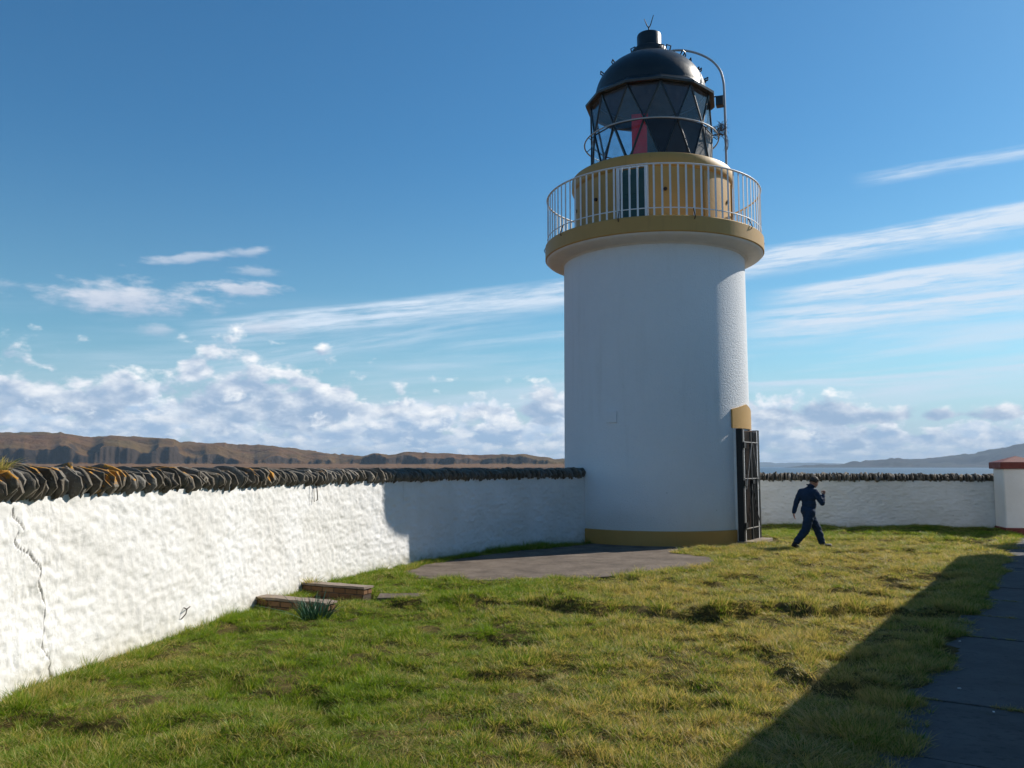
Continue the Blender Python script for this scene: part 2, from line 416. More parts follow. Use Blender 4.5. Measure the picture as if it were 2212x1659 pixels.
M = dict(
    redglow=M_redglow(),
    limewash=M_limewash(), harling=M_harling(), ochre=M_ochre(), stone=M_stone(), brick=M_brick(),
    apron=M_concrete('worn_concrete', (0.085, 0.064, 0.048), (0.19, 0.15, 0.115), 0.6),
    path=M_concrete('path_concrete', (0.062, 0.064, 0.066), (0.105, 0.107, 0.11), 0.5),
    cap=M_concrete('mortar_cap', (0.20, 0.155, 0.12), (0.30, 0.24, 0.19), 0.5), mortar=M_concrete('old_mortar', (0.07, 0.05, 0.035), (0.13, 0.10, 0.075), 0.5),
    gravel=M_concrete('gravel_track', (0.26, 0.18, 0.13), (0.36, 0.27, 0.2), 0.4),
    grass=M_grass(), dry=M_grass('dry_grass', 0.35), soil=M_soil(),
    hill=M_hill('moorland', (0.74, 0.58, 0.46)), farhill_hazed=M_hill('far_moorland_hazed', (0.24, 0.30, 0.52), 0.5), water=M_water(),  # far hills: blue of the distant haze is painted into the tint
    black=paint('black_gloss', (0.014, 0.019, 0.021), 0.32, 0.3, 4, 0.5, 0.15, 18),
    dome=paint('dome_black', (0.016, 0.022, 0.024), 0.38, 0.4, 2.5, 0.45, 0.25, 14),
    gate=paint('gate_black', (0.012, 0.012, 0.013), 0.55, 0.2, 9, 0.3, rust=(0.09, 0.035, 0.016), rust_amt=0.66),
    gateworn=paint('gate_worn_steel', (0.40, 0.38, 0.36), 0.5, 0.2, 9, 0.4, rust=(0.16, 0.08, 0.04), rust_amt=0.6),
    wood=paint('door_wood', (0.10, 0.050, 0.026), 0.6, 0.3, 7, 0.25),
    white=paint('rail_white', (0.72, 0.73, 0.74), 0.45, 0.1, 8, 0.4, rust=(0.30, 0.15, 0.07), rust_amt=0.69),
    rail2=paint('grey_rail', (0.42, 0.44, 0.45), 0.4, 0.2, 9, 0.4, rust=(0.25, 0.13, 0.07), rust_amt=0.70),
    green=paint('door_green', (0.008, 0.052, 0.046), 0.35, 0.25, 4, 0.45),
    screen=paint('blackout_screen', (0.020, 0.025, 0.034), 0.45, 0.4, 3, 0.35),
    grey=paint('grey_lining', (0.15, 0.19, 0.28), 0.5, 0.2, 3, 0.3),
    glass=M_glass('lantern_glass', (0.90, 0.93, 0.95)), winglass=M_glass('window_glass', (0.4, 0.45, 0.5)),
    redcap=paint('red_oxide', (0.17, 0.040, 0.030), 0.6, 0.25, 5, 0.3, 0.3, 30),
    iron=paint('rusty_iron', (0.05, 0.032, 0.022), 0.8, 0.3, 20, 0.3),
    suit=paint('navy_cotton', (0.020, 0.042, 0.085), 0.85, 0.25, 9, 0.2, 0.4, 60),
    skin=paint('skin', (0.46, 0.24, 0.17), 0.5, 0.1, 12, 0.35),
    hair=paint('greying_hair', (0.055, 0.045, 0.037), 0.7, 0.4, 50, 0.3, 0.6, 120),
    shoe=paint('black_leather', (0.018, 0.018, 0.019), 0.42, 0.2, 12, 0.4),
    cuff=paint('grey_band', (0.20, 0.19, 0.19), 0.6, 0.15, 20, 0.3),
    twig=paint('dry_twigs', (0.14, 0.10, 0.065), 0.9, 0.4, 12, 0.1),
    daff=paint('bulb_leaves', (0.040, 0.115, 0.060), 0.45, 0.35, 9, 0.4),
    slate=paint('roof_slate', (0.10, 0.105, 0.115), 0.6, 0.3, 6, 0.35),
    litter=paint('white_scrap', (0.75, 0.76, 0.78), 0.6, 0.1, 20, 0.3),
)

# ------------------------------------------------------------------ mesh helpers
class MB:
    def __init__(s): s.v = []; s.f = []
    def add(s, vs, fs):
        o = len(s.v); s.v += [tuple(v) for v in vs]; s.f += [tuple(i + o for i in f) for f in fs]; return s
    def box(s, c, size, rot=None, taper=1.0):
        x, y, z = [d / 2 for d in size]
        vs = [Vector((sx * x * (taper if sz > 0 else 1), sy * y * (taper if sz > 0 else 1), sz * z)) for sz in (-1, 1) for sy in (-1, 1) for sx in (-1, 1)]
        if rot is not None: vs = [rot @ v for v in vs]
        c = Vector(c)
        return s.add([v + c for v in vs], [(0, 2, 3, 1), (4, 5, 7, 6), (0, 1, 5, 4), (2, 6, 7, 3), (0, 4, 6, 2), (1, 3, 7, 5)])
    def tube(s, pts, r, n=8, cap=True):
        pts = [Vector(p) for p in pts]
        rr = r if isinstance(r, (list, tuple)) else [r] * len(pts)
        vs = []; fs = []
        u = None
        for i, p in enumerate(pts):
            d = (pts[min(i + 1, len(pts) - 1)] - pts[max(i - 1, 0)])
            d = d.normalized() if d.length > 1e-9 else Vector((0, 0, 1))
            if u is None:
                a = Vector((0, 0, 1)) if abs(d.z) < 0.9 else Vector((1, 0, 0)); u = (a - d * a.dot(d)).normalized()
            else:
                u = (u - d * u.dot(d)); u = u.normalized() if u.length > 1e-6 else d.orthogonal().normalized()
            w = d.cross(u)
            vs += [p + (u * math.cos(2 * PI * k / n) + w * math.sin(2 * PI * k / n)) * rr[i] for k in range(n)]
        for i in range(len(pts) - 1):
            for k in range(n):
                a, b = i * n + k, i * n + (k + 1) % n
                fs.append((a, b, b + n, a + n))
        if cap:
            fs.append(tuple(range(n))[::-1]); fs.append(tuple((len(pts) - 1) * n + k for k in range(n)))
        return s.add(vs, fs)
    def ring(s, r, z, t, n=96, m=8, tz=None):
        tz = t if tz is None else tz
        vs = []; fs = []
        for i in range(n):
            a = 2 * PI * i / n
            for k in range(m):
                b = 2 * PI * k / m
                q = r + t * math.cos(b)
                vs.append((q * math.sin(a), -q * math.cos(a), z + tz * math.sin(b)))
        for i in range(n):
            for k in range(m):
                fs.append((i * m + k, i * m + (k + 1) % m, ((i + 1) % n) * m + (k + 1) % m, ((i + 1) % n) * m + k))
        return s.add(vs, fs)
    def lathe(s, prof, n=128, closed=False, a0=0.0, a1=2 * PI):
        full = abs(a1 - a0 - 2 * PI) < 1e-6
        cols = n if full else n + 1
        vs = []; fs = []
        for i in range(cols):
            a = a0 + (a1 - a0) * i / n
            for (r, z) in prof: vs.append((r * math.sin(a), -r * math.cos(a), z))
        m = len(prof)
        for i in range(n):
            j = (i + 1) % cols
            for k in range(m - 1 + (1 if closed else 0)):
                k2 = (k + 1) % m
                fs.append((i * m + k, j * m + k, j * m + k2, i * m + k2))
        return s.add(vs, fs)

def link(o, parent=None):
    COL.objects.link(o)
    if parent is not None: o.parent = parent
    return o

def smooth_mesh(me, angle=40):
    me.polygons.foreach_set('use_smooth', [True] * len(me.polygons))
    bm = bmesh.new(); bm.from_mesh(me)
    lim = R(angle)
    for e in bm.edges:
        if len(e.link_faces) == 2: e.smooth = e.calc_face_angle(0) < lim
    bm.to_mesh(me); bm.free()

def obj(name, mb, mat, parent=None, smooth=None, fix=True, bevel=0.0):
    me = bpy.data.meshes.new(name)
    if isinstance(mb, MB): me.from_pydata(mb.v, [], mb.f)
    else: me.from_pydata(mb[0], [], mb[1])
    me.materials.append(mat)
    if fix or bevel:
        bm = bmesh.new(); bm.from_mesh(me)
        bmesh.ops.remove_doubles(bm, verts=bm.verts, dist=1e-5)
        if bevel: bmesh.ops.bevel(bm, geom=list(bm.edges), offset=bevel, segments=1, affect='EDGES', clamp_overlap=True)
        bmesh.ops.recalc_face_normals(bm, faces=bm.faces)
        bm.to_mesh(me); bm.free()
    if smooth: smooth_mesh(me, smooth)
    return link(bpy.data.objects.new(name, me), parent)

def copy_of(o, parent, loc=None, rot=None, scale=None):
    c = o.copy(); COL.objects.link(c); c.parent = parent
    if loc is not None: c.location = loc
    if rot is not None: c.rotation_euler = rot
    if scale is not None: c.scale = scale
    return c

def empty(name, loc=(0, 0, 0), rz=0.0, label=None, cat=None, group=None):
    o = bpy.data.objects.new(name, None); COL.objects.link(o)
    o.empty_display_size = 0.2
    o.location = loc; o.rotation_euler = (0, 0, rz)
    return tag(o, label, cat, group, 'thing' if cat else None)

def tag(o, label=None, cat=None, group=None, kind=None):
    if label: o['label'] = label
    if cat: o['category'] = cat
    if group: o['group'] = group
    if kind: o['kind'] = kind
    return o

# vectorised value noise
def vnoise(x, y, seed=0):
    xi = np.floor(x).astype(np.int64); yi = np.floor(y).astype(np.int64)
    xf = x - xi; yf = y - yi
    def h(a, b):
        n = (a * 374761393 + b * 668265263 + seed * 1442695041) & 0x7fffffff
        n = ((n ^ (n >> 13)) * 1274126177) & 0x7fffffff
        n = (n ^ (n >> 16)) & 0xffff
        return n / 65535.0
    u = xf * xf * xf * (xf * (xf * 6 - 15) + 10); v = yf * yf * yf * (yf * (yf * 6 - 15) + 10)
    return (h(xi, yi) * (1 - u) + h(xi + 1, yi) * u) * (1 - v) + (h(xi, yi + 1) * (1 - u) + h(xi + 1, yi + 1) * u) * v
def fbm(x, y, oct=4, seed=0, gain=0.5, lac=2.03):
    a = 1.0; s = 0.0; t = 0.0
    for i in range(oct):
        s = s + a * vnoise(x * lac ** i + 17.3 * i, y * lac ** i - 9.1 * i, seed + i); t += a; a *= gain
    return s / t
def sstep(a, b, x):
    t = np.clip((x - a) / (b - a), 0, 1); return t * t * (3 - 2 * t)

def grid_mesh(name, V, nx, ny, mat, parent=None, keep=None, smooth=True, attrs=None):
    i = np.arange(nx - 1)[None, :] + nx * np.arange(ny - 1)[:, None]
    F = np.stack([i, i + 1, i + nx + 1, i + nx], -1).reshape(-1, 4)
    if keep is not None: F = F[keep]
    used = np.unique(F); mp = np.full(len(V), -1); mp[used] = np.arange(len(used)); V2 = V[used]; F = mp[F]
    me = bpy.data.meshes.new(name)
    me.vertices.add(len(V2)); me.vertices.foreach_set('co', V2.astype(np.float32).ravel())
    me.loops.add(F.size); me.loops.foreach_set('vertex_index', F.astype(np.int32).ravel())
    me.polygons.add(len(F)); me.polygons.foreach_set('loop_start', np.arange(0, F.size, 4, dtype=np.int32))
    me.polygons.foreach_set('loop_total', np.full(len(F), 4, dtype=np.int32))
    if attrs:
        for k, a in attrs.items():
            at = me.attributes.new(k, 'FLOAT', 'POINT'); at.data.foreach_set('value', a[used].astype(np.float32))
    me.update(calc_edges=True); me.validate()
    if smooth: me.polygons.foreach_set('use_smooth', [True] * len(me.polygons))
    me.materials.append(mat)
    return link(bpy.data.objects.new(name, me), parent)

# ------------------------------------------------------------------ plan of the compound
U = np.array((math.sin(R(32.95)), math.cos(R(32.95))))         # direction of the path and the cottage front
NL = np.array((-U[1], U[0]))                                   # left of the path
PATH0 = np.array((2.40, 5.75))                                 # a point on the path's left edge
TOWER = (3.93, 23.218)
TROT = -R(9.476)
WALL_P = [(-4.4, 2.0), (-4.36, 4), (-4.28, 6), (-4.2, 7.6), (-3.95, 9.6), (-3.55, 12), (-3.0, 14.5), (-2.1, 16.9), (-1.05, 18.75), (0.05, 20.15), (1.1, 21.2), (2.0, 21.95)]
RWALL_P = [(4.3, 25.3), (4.7, 26.9), (6.0, 27.45), (7.7, 27.15), (9.6, 26.7), (11.4, 26.25), (13.0, 25.75), (14.2, 25.38), (14.9, 25.15)]
APRON = np.array([(-1.75, 16.95), (-2.0, 16.1), (-1.9, 15.2), (-1.2, 14.75), (-.37, 14.62), (.6, 14.75), (1.7, 15.1), (2.85, 15.9), (3.8, 16.75), (4.35, 17.55), (4.15, 18.5), (3.7, 19.2), (4.1, 20.0), (5.3, 20.7), (6.1, 21.4), (6.75, 22.2), (6.3, 23.0), (4.0, 23.2), (1.9, 21.4), (0.35, 19.9), (-0.75, 18.5)])

def catmull(P, n=60):
    P = np.array(P, float); Q = []
    P = np.vstack([2 * P[0] - P[1], P, 2 * P[-1] - P[-2]])
    for i in range(1, len(P) - 2):
        p0, p1, p2, p3 = P[i - 1:i + 3]
        for t in np.linspace(0, 1, n, endpoint=False):
            Q.append(.5 * ((2 * p1) + (-p0 + p2) * t + (2 * p0 - 5 * p1 + 4 * p2 - p3) * t * t + (-p0 + 3 * p1 - 3 * p2 + p3) * t ** 3))
    Q.append(P[-2]); return np.array(Q)

class Curve:
    def __init__(s, P):
        s.Q = catmull(P); s.S = np.concatenate([[0], np.cumsum(np.hypot(*np.diff(s.Q, axis=0).T))]); s.L = s.S[-1]
    def at(s, t):
        x = np.interp(t, s.S, s.Q[:, 0]); y = np.interp(t, s.S, s.Q[:, 1])
        e = 0.05
        tx = np.interp(np.asarray(t) + e, s.S, s.Q[:, 0]) - np.interp(np.asarray(t) - e, s.S, s.Q[:, 0])
        ty = np.interp(np.asarray(t) + e, s.S, s.Q[:, 1]) - np.interp(np.asarray(t) - e, s.S, s.Q[:, 1])
        l = np.hypot(tx, ty); return x, y, tx / l, ty / l
LW = Curve(WALL_P); RW = Curve(RWALL_P)

def poly_sd(px, py, P):
    d = np.full(px.shape, 1e9); inside = np.zeros(px.shape, bool)
    n = len(P)
    for i in range(n):
        a = P[i]; b = P[(i + 1) % n]; e = b - a
        t = np.clip(((px - a[0]) * e[0] + (py - a[1]) * e[1]) / (e @ e), 0, 1)
        d = np.minimum(d, np.hypot(px - a[0] - e[0] * t, py - a[1] - e[1] * t))
        c = ((a[1] > py) != (b[1] > py)) & (px < (b[0] - a[0]) * (py - a[1]) / (b[1] - a[1] + 1e-12) + a[0])
        inside ^= c
    return np.where(inside, -d, d)
def curve_sd(px, py, cv, step=6):
    Q = cv.Q[::step]; d = np.full(px.shape, 1e9); sg = np.zeros(px.shape)
    for i in range(len(Q) - 1):
        a = Q[i]; e = Q[i + 1] - a
        t = np.clip(((px - a[0]) * e[0] + (py - a[1]) * e[1]) / (e @ e), 0, 1)
        qx = px - a[0] - e[0] * t; qy = py - a[1] - e[1] * t; dd = np.hypot(qx, qy)
        cr = -(e[0] * qy - e[1] * qx)            # positive on the right-hand side
        m = dd < d; d = np.where(m, dd, d); sg = np.where(m, np.sign(cr), sg)
    return d * sg
def path_d(px, py): return (px - PATH0[0]) * NL[0] + (py - PATH0[1]) * NL[1]      # positive = lawn side
def path_edge(px, py):
    t = (px - PATH0[0]) * U[0] + (py - PATH0[1]) * U[1]
    return (fbm(t * 0.9, t * 0 + 3.3, 3, 5) - 0.5) * 0.55 + (fbm(t * 4.0, t * 0 + 1.3, 2, 9) - 0.5) * 0.22

def lawn_z(px, py):
    z = (fbm(px * 0.5, py * 0.5, 3, 1) - 0.5) * 0.14 + (fbm(px * 1.9, py * 1.9, 3, 2) - 0.5) * 0.13 + (fbm(px * 5.5, py * 5.5, 2, 3) - 0.5) * 0.075
    # a sunken, ragged line that runs right across the lawn, with tussocks on its far lip
    yc = 11.55 + (px - 0.5) * -0.12 + (fbm(px * 0.8, px * 0 + 2.0, 3, 11) - 0.5) * 0.9
    q = py - yc
    rag = 0.5 + fbm(px * 1.6, py * 1.6, 3, 12)
    z = z - 0.075 * np.exp(-(q / 0.16) ** 2) * rag * sstep(-1.5, -0.3, px) + 0.11 * np.exp(-((q - 0.33) / 0.22) ** 2) * rag * sstep(-1.5, -0.3, px)
    # second hump line near the far wall
    yc2 = 22.4 + (px - 8) * -0.05 + (fbm(px * 0.7, px * 0 + 5.0, 3, 13) - 0.5) * 0.8
    z = z + 0.07 * np.exp(-((py - yc2) / 0.4) ** 2) * sstep(6.5, 8.0, px)
    # hollows
    hol = fbm(px * 1.25 + 4, py * 1.25 - 7, 3, 14); z = z - 0.09 * sstep(0.58, 0.70, hol)
    z = z + 0.02
    a = poly_sd(px, py, APRON)
    z = z + 0.09 * np.exp(-((curve_sd(px, py, RW) - 0.5) / 1.2) ** 2) * sstep(6.8, 8.0, px)
    k = sstep(-0.05, 0.5, a); z = z * (0.25 + 0.75 * k) + 0.03 * (1 - k)
    pd = path_d(px, py); z = z * (0.3 + 0.7 * sstep(0, 0.7, pd)) + 0.05 * np.exp(-((pd - 0.35) / 0.35) ** 2)
    return z

# ------------------------------------------------------------------ ground, sea, far shores
def build_ground():
    # island of rough turf the compound stands on
    na, nr = 160, 40
    V = []
    for j in range(nr):
        r = 130 * (j / (nr - 1)) ** 1.4
        for i in range(na):
            a = 2 * PI * i / (na - 1)
            e = 1 + 0.35 * math.sin(2 * a + 1) + 0.15 * math.sin(5 * a) + 0.08 * math.sin(11 * a + 2)
            rr = r * e; x, y = rr * math.sin(a) + 3, rr * math.cos(a) + 14
            z = -0.22 - 5.5 * max(0, (r - 45) / 85) ** 1.3
            if r > 30: z += (mnoise.noise(Vector((x * 0.09, y * 0.09, 0)))) * 0.9 * min(1, (r - 30) / 20)
            V.append((x, y, z))
    g = grid_mesh('island_ground', np.array(V), na, nr, M['hill']); tag(g, kind='structure')
    # lawn
    xs = np.arange(-6.5, 16.5, 0.06); ys = np.arange(-2.0, 29.0, 0.06)
    gx, gy = np.meshgrid(xs, ys); px, py = gx.ravel(), gy.ravel()
    z = lawn_z(px, py)
    a = poly_sd(px, py, APRON); pd = path_d(px, py)
    z = np.where(a < 0, np.minimum(z, -0.03), z)
    z = np.where(pd < -0.1, -0.06, z)
    lw = curve_sd(px, py, LW)
    z = np.where(lw < -0.25, -0.1, z)
    tg = grid_mesh('lawn', np.stack([px, py, z], 1), len(xs), len(ys), M['soil']); tag(tg, kind='structure')
    # sea
    mb = MB(); r0 = 60000; n = 64
    vs = [(0, 0, -4.0)] + [(r0 * math.sin(2 * PI * i / n), r0 * math.cos(2 * PI * i / n), -4.0) for i in range(n)]
    mb.add(vs, [(0, (i + 1) % n + 1, i + 1) for i in range(n)])
    s = obj('sea', mb, M['water']); tag(s, kind='structure')
build_ground()

def skyline_interp(pts):
    a = np.array([p[0] for p in pts]); h = np.array([p[1] for p in pts])
    return lambda t: np.interp(t, a, h)

def hills(name, mat, d_shore, d_ridge, d_back, sky, a0, a1, na, nr, cliff, seed, beach=6.0, cliff_d=0.28, rough=1.0):
    az_ = np.linspace(a0, a1, na); t = np.linspace(0, 1, nr) ** 1.0
    A, T = np.meshgrid(az_, t)
    H = skyline_interp(sky)(A)
    sc = d_ridge / 2300.0
    Dm = d_shore + (d_back - d_shore) * T
    XW = Dm * np.sin(np.radians(A)) / sc; YW = Dm * np.cos(np.radians(A)) / sc
    # wandering shore and cliff lines
    X0 = A * 0.6
    tr = (d_ridge - d_shore) / (d_back - d_shore)
    k = np.clip((T - 0.0) / tr, 0, 4)                       # 0 at shore, 1 at the ridge
    kc0 = cliff_d + (fbm(A * 0.16 + 3, A * 0, 2, seed + 1) - 0.5) * 0.22
    kc = kc0 + (fbm(A * 0.8, k * 0 + 4, 4, seed + 2) - 0.5) * 0.16
    kc = np.maximum(kc, 0.10)
    ch = np.minimum(cliff * sc, 0.72 * np.maximum(H - beach, 0)) * np.clip(-0.35 + 2.6 * fbm(A * 0.45, A * 0 + 8, 3, seed + 3), 0.12, 1.5)
    plat = beach * np.clip(k / kc, 0, 1) ** 0.8
    cl = sstep(0.0, 0.026, k - kc)
    rest = np.maximum(H - beach - ch, 0)
    up = np.clip((k - kc0 - 0.07) / np.maximum(1 - kc0 - 0.07, 0.05), 0, 1)
    # slopes climb in irregular steps and benches
    st = up + (fbm(XW / 260, YW / 130, 4, seed + 4) - 0.5) * 0.8 * np.sin(PI * up)
    upn = np.clip(0.55 * sstep(0.02, 0.40, st) + 0.45 * sstep(0.48, 1.0, st), 0, 1)
    lum = ((fbm(XW / 190, YW / 75, 4, seed + 6) - 0.5) * 26 + (fbm(XW / 60, YW / 24, 3, seed + 9) - 0.5) * 11) * sc * np.sin(PI * np.clip(up, 0, 1)) ** 0.7 * rough
    top_ = (fbm(A * 1.1 + 5, A * 0 + 2, 4, seed + 8) - 0.5) * 9 * sc * sstep(0.7, 1.0, up) * rough + (fbm(A * 4.0 + 5, A * 0 + 2, 3, seed + 12) - 0.5) * 3.5 * sc * sstep(0.8, 1.0, up) * rough
    gul = -np.abs(fbm(A * 1.8, k * 1.0, 3, seed + 7) - 0.5) * 3 * sc * np.exp(-((k - kc - 0.06) / 0.09) ** 2) * (k > kc)
    Z = -5 + 5 * sstep(-0.01, 0.02, k) + plat + cl * ch + rest * upn + lum + top_ + gul * np.minimum(1, H / 40)
    back = sstep(1.0, (1.0 / tr), k)
    Z = Z * (1 - back) + (-6) * back
    Z = np.where(k <= 0, -6, Z)
    edge = sstep(a0, a0 + (a1 - a0) * 0.04, A) * sstep(a1, a1 - (a1 - a0) * 0.04, A)
    Z = -6 + (Z + 6) * edge
    th = np.radians(A)
    V = np.stack([Dm * np.sin(th), Dm * np.cos(th), Z], -1).reshape(-1, 3)
    o = grid_mesh(name, V, na, nr, mat); tag(o, kind='structure')
    return o
# left-hand shore, about two kilometres off
hl = [(-75, 60), (-55, 78), (-45, 80), (-38, 74), (-33, 78), (-31.1, 80), (-29.6, 82), (-28.2, 84), (-26.3, 74), (-25.2, 77), (-23, 71), (-21.2, 64), (-17.9, 60), (-15.5, 55), (-13.9, 45), (-12.3, 38), (-10, 30), (-9.2, 36), (-8, 33), (-6.4, 36), (-5, 30), (-3.3, 29), (-0.5, 28), (1.4, 24), (3.2, 19), (6, 12), (9, 4)]
hills('hillside', M['hill'], 1750, 2300, 3000, hl, -75, 9.5, 1500, 210, 24.0, 40, beach=7.5)
# right-hand mountain ridge, six to seven kilometres off
hr = [(17.0, 0), (21.4, 2), (22.6, 22), (23.9, 30), (25.8, 48), (27.5, 82), (29.3, 118), (31.3, 160), (33, 185), (37, 240), (45, 210), (60, 260), (80, 180), (100, 60)]
hills('mountain_ridge', M['farhill_hazed'], 5600, 7000, 9500, hr, 17, 100, 900, 80, 6.0, 70, beach=4.0, rough=1.3)
# the farthest blue line of land
hf = [(8, 0), (12, 40), (15, 70), (17.5, 62), (20, 58), (22.5, 40), (26, 50), (34, 20), (40, 0)]
hills('distant_hills', M['farhill_hazed'], 12500, 14000, 17000, hf, 8, 40, 300, 40, 2.0, 90, beach=3.0, rough=0.5)

# air
mb = MB().box((0, 0, 147), (38000, 38000, 306))
hz = obj('haze', mb, M['soil']); hz.data.materials.clear()
hm = bpy.data.materials.new('haze'); hm.use_nodes = True; hm.node_tree.nodes.clear()
H_ = NT(hm.node_tree); pv_ = H_.new('ShaderNodeVolumePrincipled'); ho_ = H_.new('ShaderNodeOutputMaterial')
pv_.inputs['Color'].default_value = (0.58, 0.78, 1.0, 1)
pv_.inputs['Density'].default_value = 7.0e-5
pv_.inputs['Anisotropy'].default_value = 0.0
hm.node_tree.links.new(pv_.outputs[0], ho_.inputs['Volume'])
hz.data.materials.append(hm); tag(hz, kind='stuff')

# ------------------------------------------------------------------ paving
def slab_poly(name, P, z0, z1, mat, parent=None, jitter=0.0):
    n = len(P); vs = [(p[0], p[1], z1) for p in P] + [(p[0], p[1], z0) for p in P]
    fs = [tuple(range(n))] + [(i, i + n, (i + 1) % n + n, (i + 1) % n) for i in range(n)]
    return obj(name, (vs, fs), mat, parent)
ap = slab_poly('paved_apron', catmull(np.vstack([APRON, APRON[:1]]), 5)[:-1], -0.2, 0.045, M['apron']); tag(ap, kind='structure')
pr = empty('path'); tag(pr, kind='structure')
tj = 0.10
k = -2.0
while k < 15.0:
    L = 1.58; t0 = 1.88 + k * L
    a = PATH0 + U * (t0 + 0.012) + NL * 0.12; b = PATH0 + U * (t0 + L - 0.012) + NL * 0.12
    wd = 2.25
    c = b - NL * wd; d = a - NL * wd
    dz = random.uniform(-0.006, 0.006)
    slab_poly('slab', [a, d, c, b], -0.2, 0.03 + dz, M['path'], pr)
    k += 1
a = PATH0 + U * (1.88 + 15 * 1.58 + 0.01) + NL * 0.0
tk = slab_poly('track', [a, a - NL * 2.1, a - NL * 2.1 + U * 6.0 + np.array((0.9, 0)), a + U * 6.0 + np.array((0.9, 0))], -0.2, 0.02, M['gravel']); tag(tk, kind='structure')

# ------------------------------------------------------------------ lighthouse
LH = empty('lighthouse', (TOWER[0], TOWER[1], 0), TROT, 'white harled lighthouse with ochre gallery and black domed lantern', 'lighthouse')
def pol(r, deg, z=0.0): return Vector((r * math.sin(R(deg)), -r * math.cos(R(deg)), z))
def facing(deg): return Matrix.Rotation(R(deg), 3, 'Z')       # local -Y turned to azimuth deg
def lh(name, mb, mat, smooth=None, parent=LH, bevel=0.0): return obj(name, mb, mat, parent, smooth, bevel=bevel)

lh('plinth', MB().lathe([(2.45, -0.3), (2.535, -0.3), (2.535, 0.385), (2.52, 0.40), (2.45, 0.405)], 128, True), M['ochre'], 40)
prof = [(2.30, 0.38), (2.495, 0.38)] + [(2.495 - 0.022 * t, 0.38 + 7.22 * t) for t in np.linspace(0.02, 1, 30)]
lh('tower_shaft', MB().lathe(prof, 160), M['harling'], 40)
cove = [(2.44, 7.50), (2.475, 7.52), (2.505, 7.53), (2.52, 7.555)] + [(2.525 + 0.44 * math.sin(t), 7.70 - 0.135 * math.cos(t)) for t in np.linspace(0.05, PI / 2, 10)] + [(2.3, 7.70)]
lh('gallery_corbel', MB().lathe(cove, 160), paint('corbel_white', (0.70, 0.68, 0.64), 0.6, 0.1, 3), 40)
lh('gallery_slab', MB().lathe([(2.0, 7.69), (2.975, 7.69), (2.995, 7.71), (2.995, 8.075), (2.97, 8.10), (2.0, 8.115)], 160), M['ochre'], 40)
lh('lantern_base', MB().lathe([(2.17, 8.10), (2.17, 9.62), (2.225, 9.66), (2.24, 9.70), (2.24, 9.94), (2.21, 9.98), (1.5, 10.0)], 128), M['ochre'], 40)
for a in (38, -62, 78):
    lh('panel_batten', MB().box(pol(2.185, a, 8.86), (0.05, 0.05, 1.46), facing(a)), M['ochre'])
for a, z in ((9, 9.02), (-42, 9.0), (66, 8.98), (-72, 9.0)):
    o = lh('air_vent', MB().lathe([(0.001, 0.05), (0.045, 0.05), (0.05, 0.0)], 12), M['iron'], 40)
    o.location = pol(2.165, a, z); o.rotation_euler = (R(90), 0, R(a))
gd = lh('gallery_door', MB().box(pol(2.175, -13, 8.86), (0.64, 0.05, 1.46), facing(-13)), M['green'], bevel=0.008)
for zz, hgt in ((8.55, 0.5), (9.2, 0.55)):
    obj('door_panel', MB().box(pol(2.205, -13, zz), (0.44, 0.012, hgt), facing(-13)), M['green'], gd, bevel=0.005)
obj('handle', MB().tube([pol(2.20, -21, 8.8), pol(2.25, -21, 8.8), pol(2.25, -19, 8.8)], 0.012), M['iron'], gd)
rot = facing(-13)
fr = MB()
for sx in (-0.37, 0.37): fr.box(pol(2.18, -13, 8.87) + rot @ Vector((sx, 0, 0)), (0.085, 0.10, 1.5), rot)
fr.box(pol(2.18, -13, 9.655) , (0.83, 0.10, 0.075), rot)
lh('door_frame', fr, M['white'])
# railing
lh('top_rail', MB().ring(2.93, 9.42, 0.03, 128, 8, 0.022), M['white'], 60)
lh('lower_rail', MB().ring(2.93, 8.30, 0.014, 128, 6), M['white'], 60)
bal = None
NB = 92
for i in range(NB):
    a = 360 * i / NB + 1.0
    if bal is None:
        bal = lh('baluster', MB().box((0, 0, 8.75), (0.046, 0.014, 1.31)), M['white'])
        bal.location = pol(2.93, a); bal.rotation_euler = (0, 0, R(a))
    else: copy_of(bal, LH, pol(2.93, a), (0, 0, R(a + random.uniform(-2, 2))))
for i in range(10):
    a = 36 * i + 20
    lh('rail_bracket', MB().tube([pol(2.93, a, 8.3), pol(3.04, a, 8.06), pol(3.0, a, 8.0)], 0.012, 6), M['iron'])
# lantern: twelve-sided, diagonal astragals
RL = 1.685; ZB, ZM, ZT = 9.99, 11.13, 12.13
OFF = 9.5
lh('lantern_sill', MB().lathe([(1.60, 9.98), (1.74, 9.98), (1.74, 10.04), (1.60, 10.06)], 96), M['black'], 40)
top = [pol(RL, OFF + 30 * k, ZT) for k in range(12)]
mid = [pol(RL, OFF + 15 + 30 * k, ZM) for k in range(12)]
bot = [pol(RL, OFF + 30 * k, ZB) for k in range(12)]
def bar(p, q, w=0.030): return MB().tube([p, q], w, 6)
for k in range(12):
    for p, q in ((top[k], mid[k]), (top[(k + 1) % 12], mid[k]), (bot[k], mid[k]), (bot[(k + 1) % 12], mid[k])):
        lh('astragal', bar(p, q), M['black'], 60)
    lh('cross_bar', bar(mid[k - 1], mid[k], 0.022), M['black'], 60)
    lh('cross_bar', bar(top[k - 1], top[k], 0.03), M['black'], 60)
def tri_pane(a, b, c, th=0.010, inset=0.985):
    cen = (a + b + c) / 3
    a, b, c = [cen + (v - cen) * 0.97 for v in (a, b, c)]
    n = (b - a).cross(c - a).normalized() * th / 2
    return MB().add([a + n, b + n, c + n, a - n, b - n, c - n], [(0, 1, 2), (5, 4, 3), (0, 3, 4, 1), (1, 4, 5, 2), (2, 5, 3, 0)])
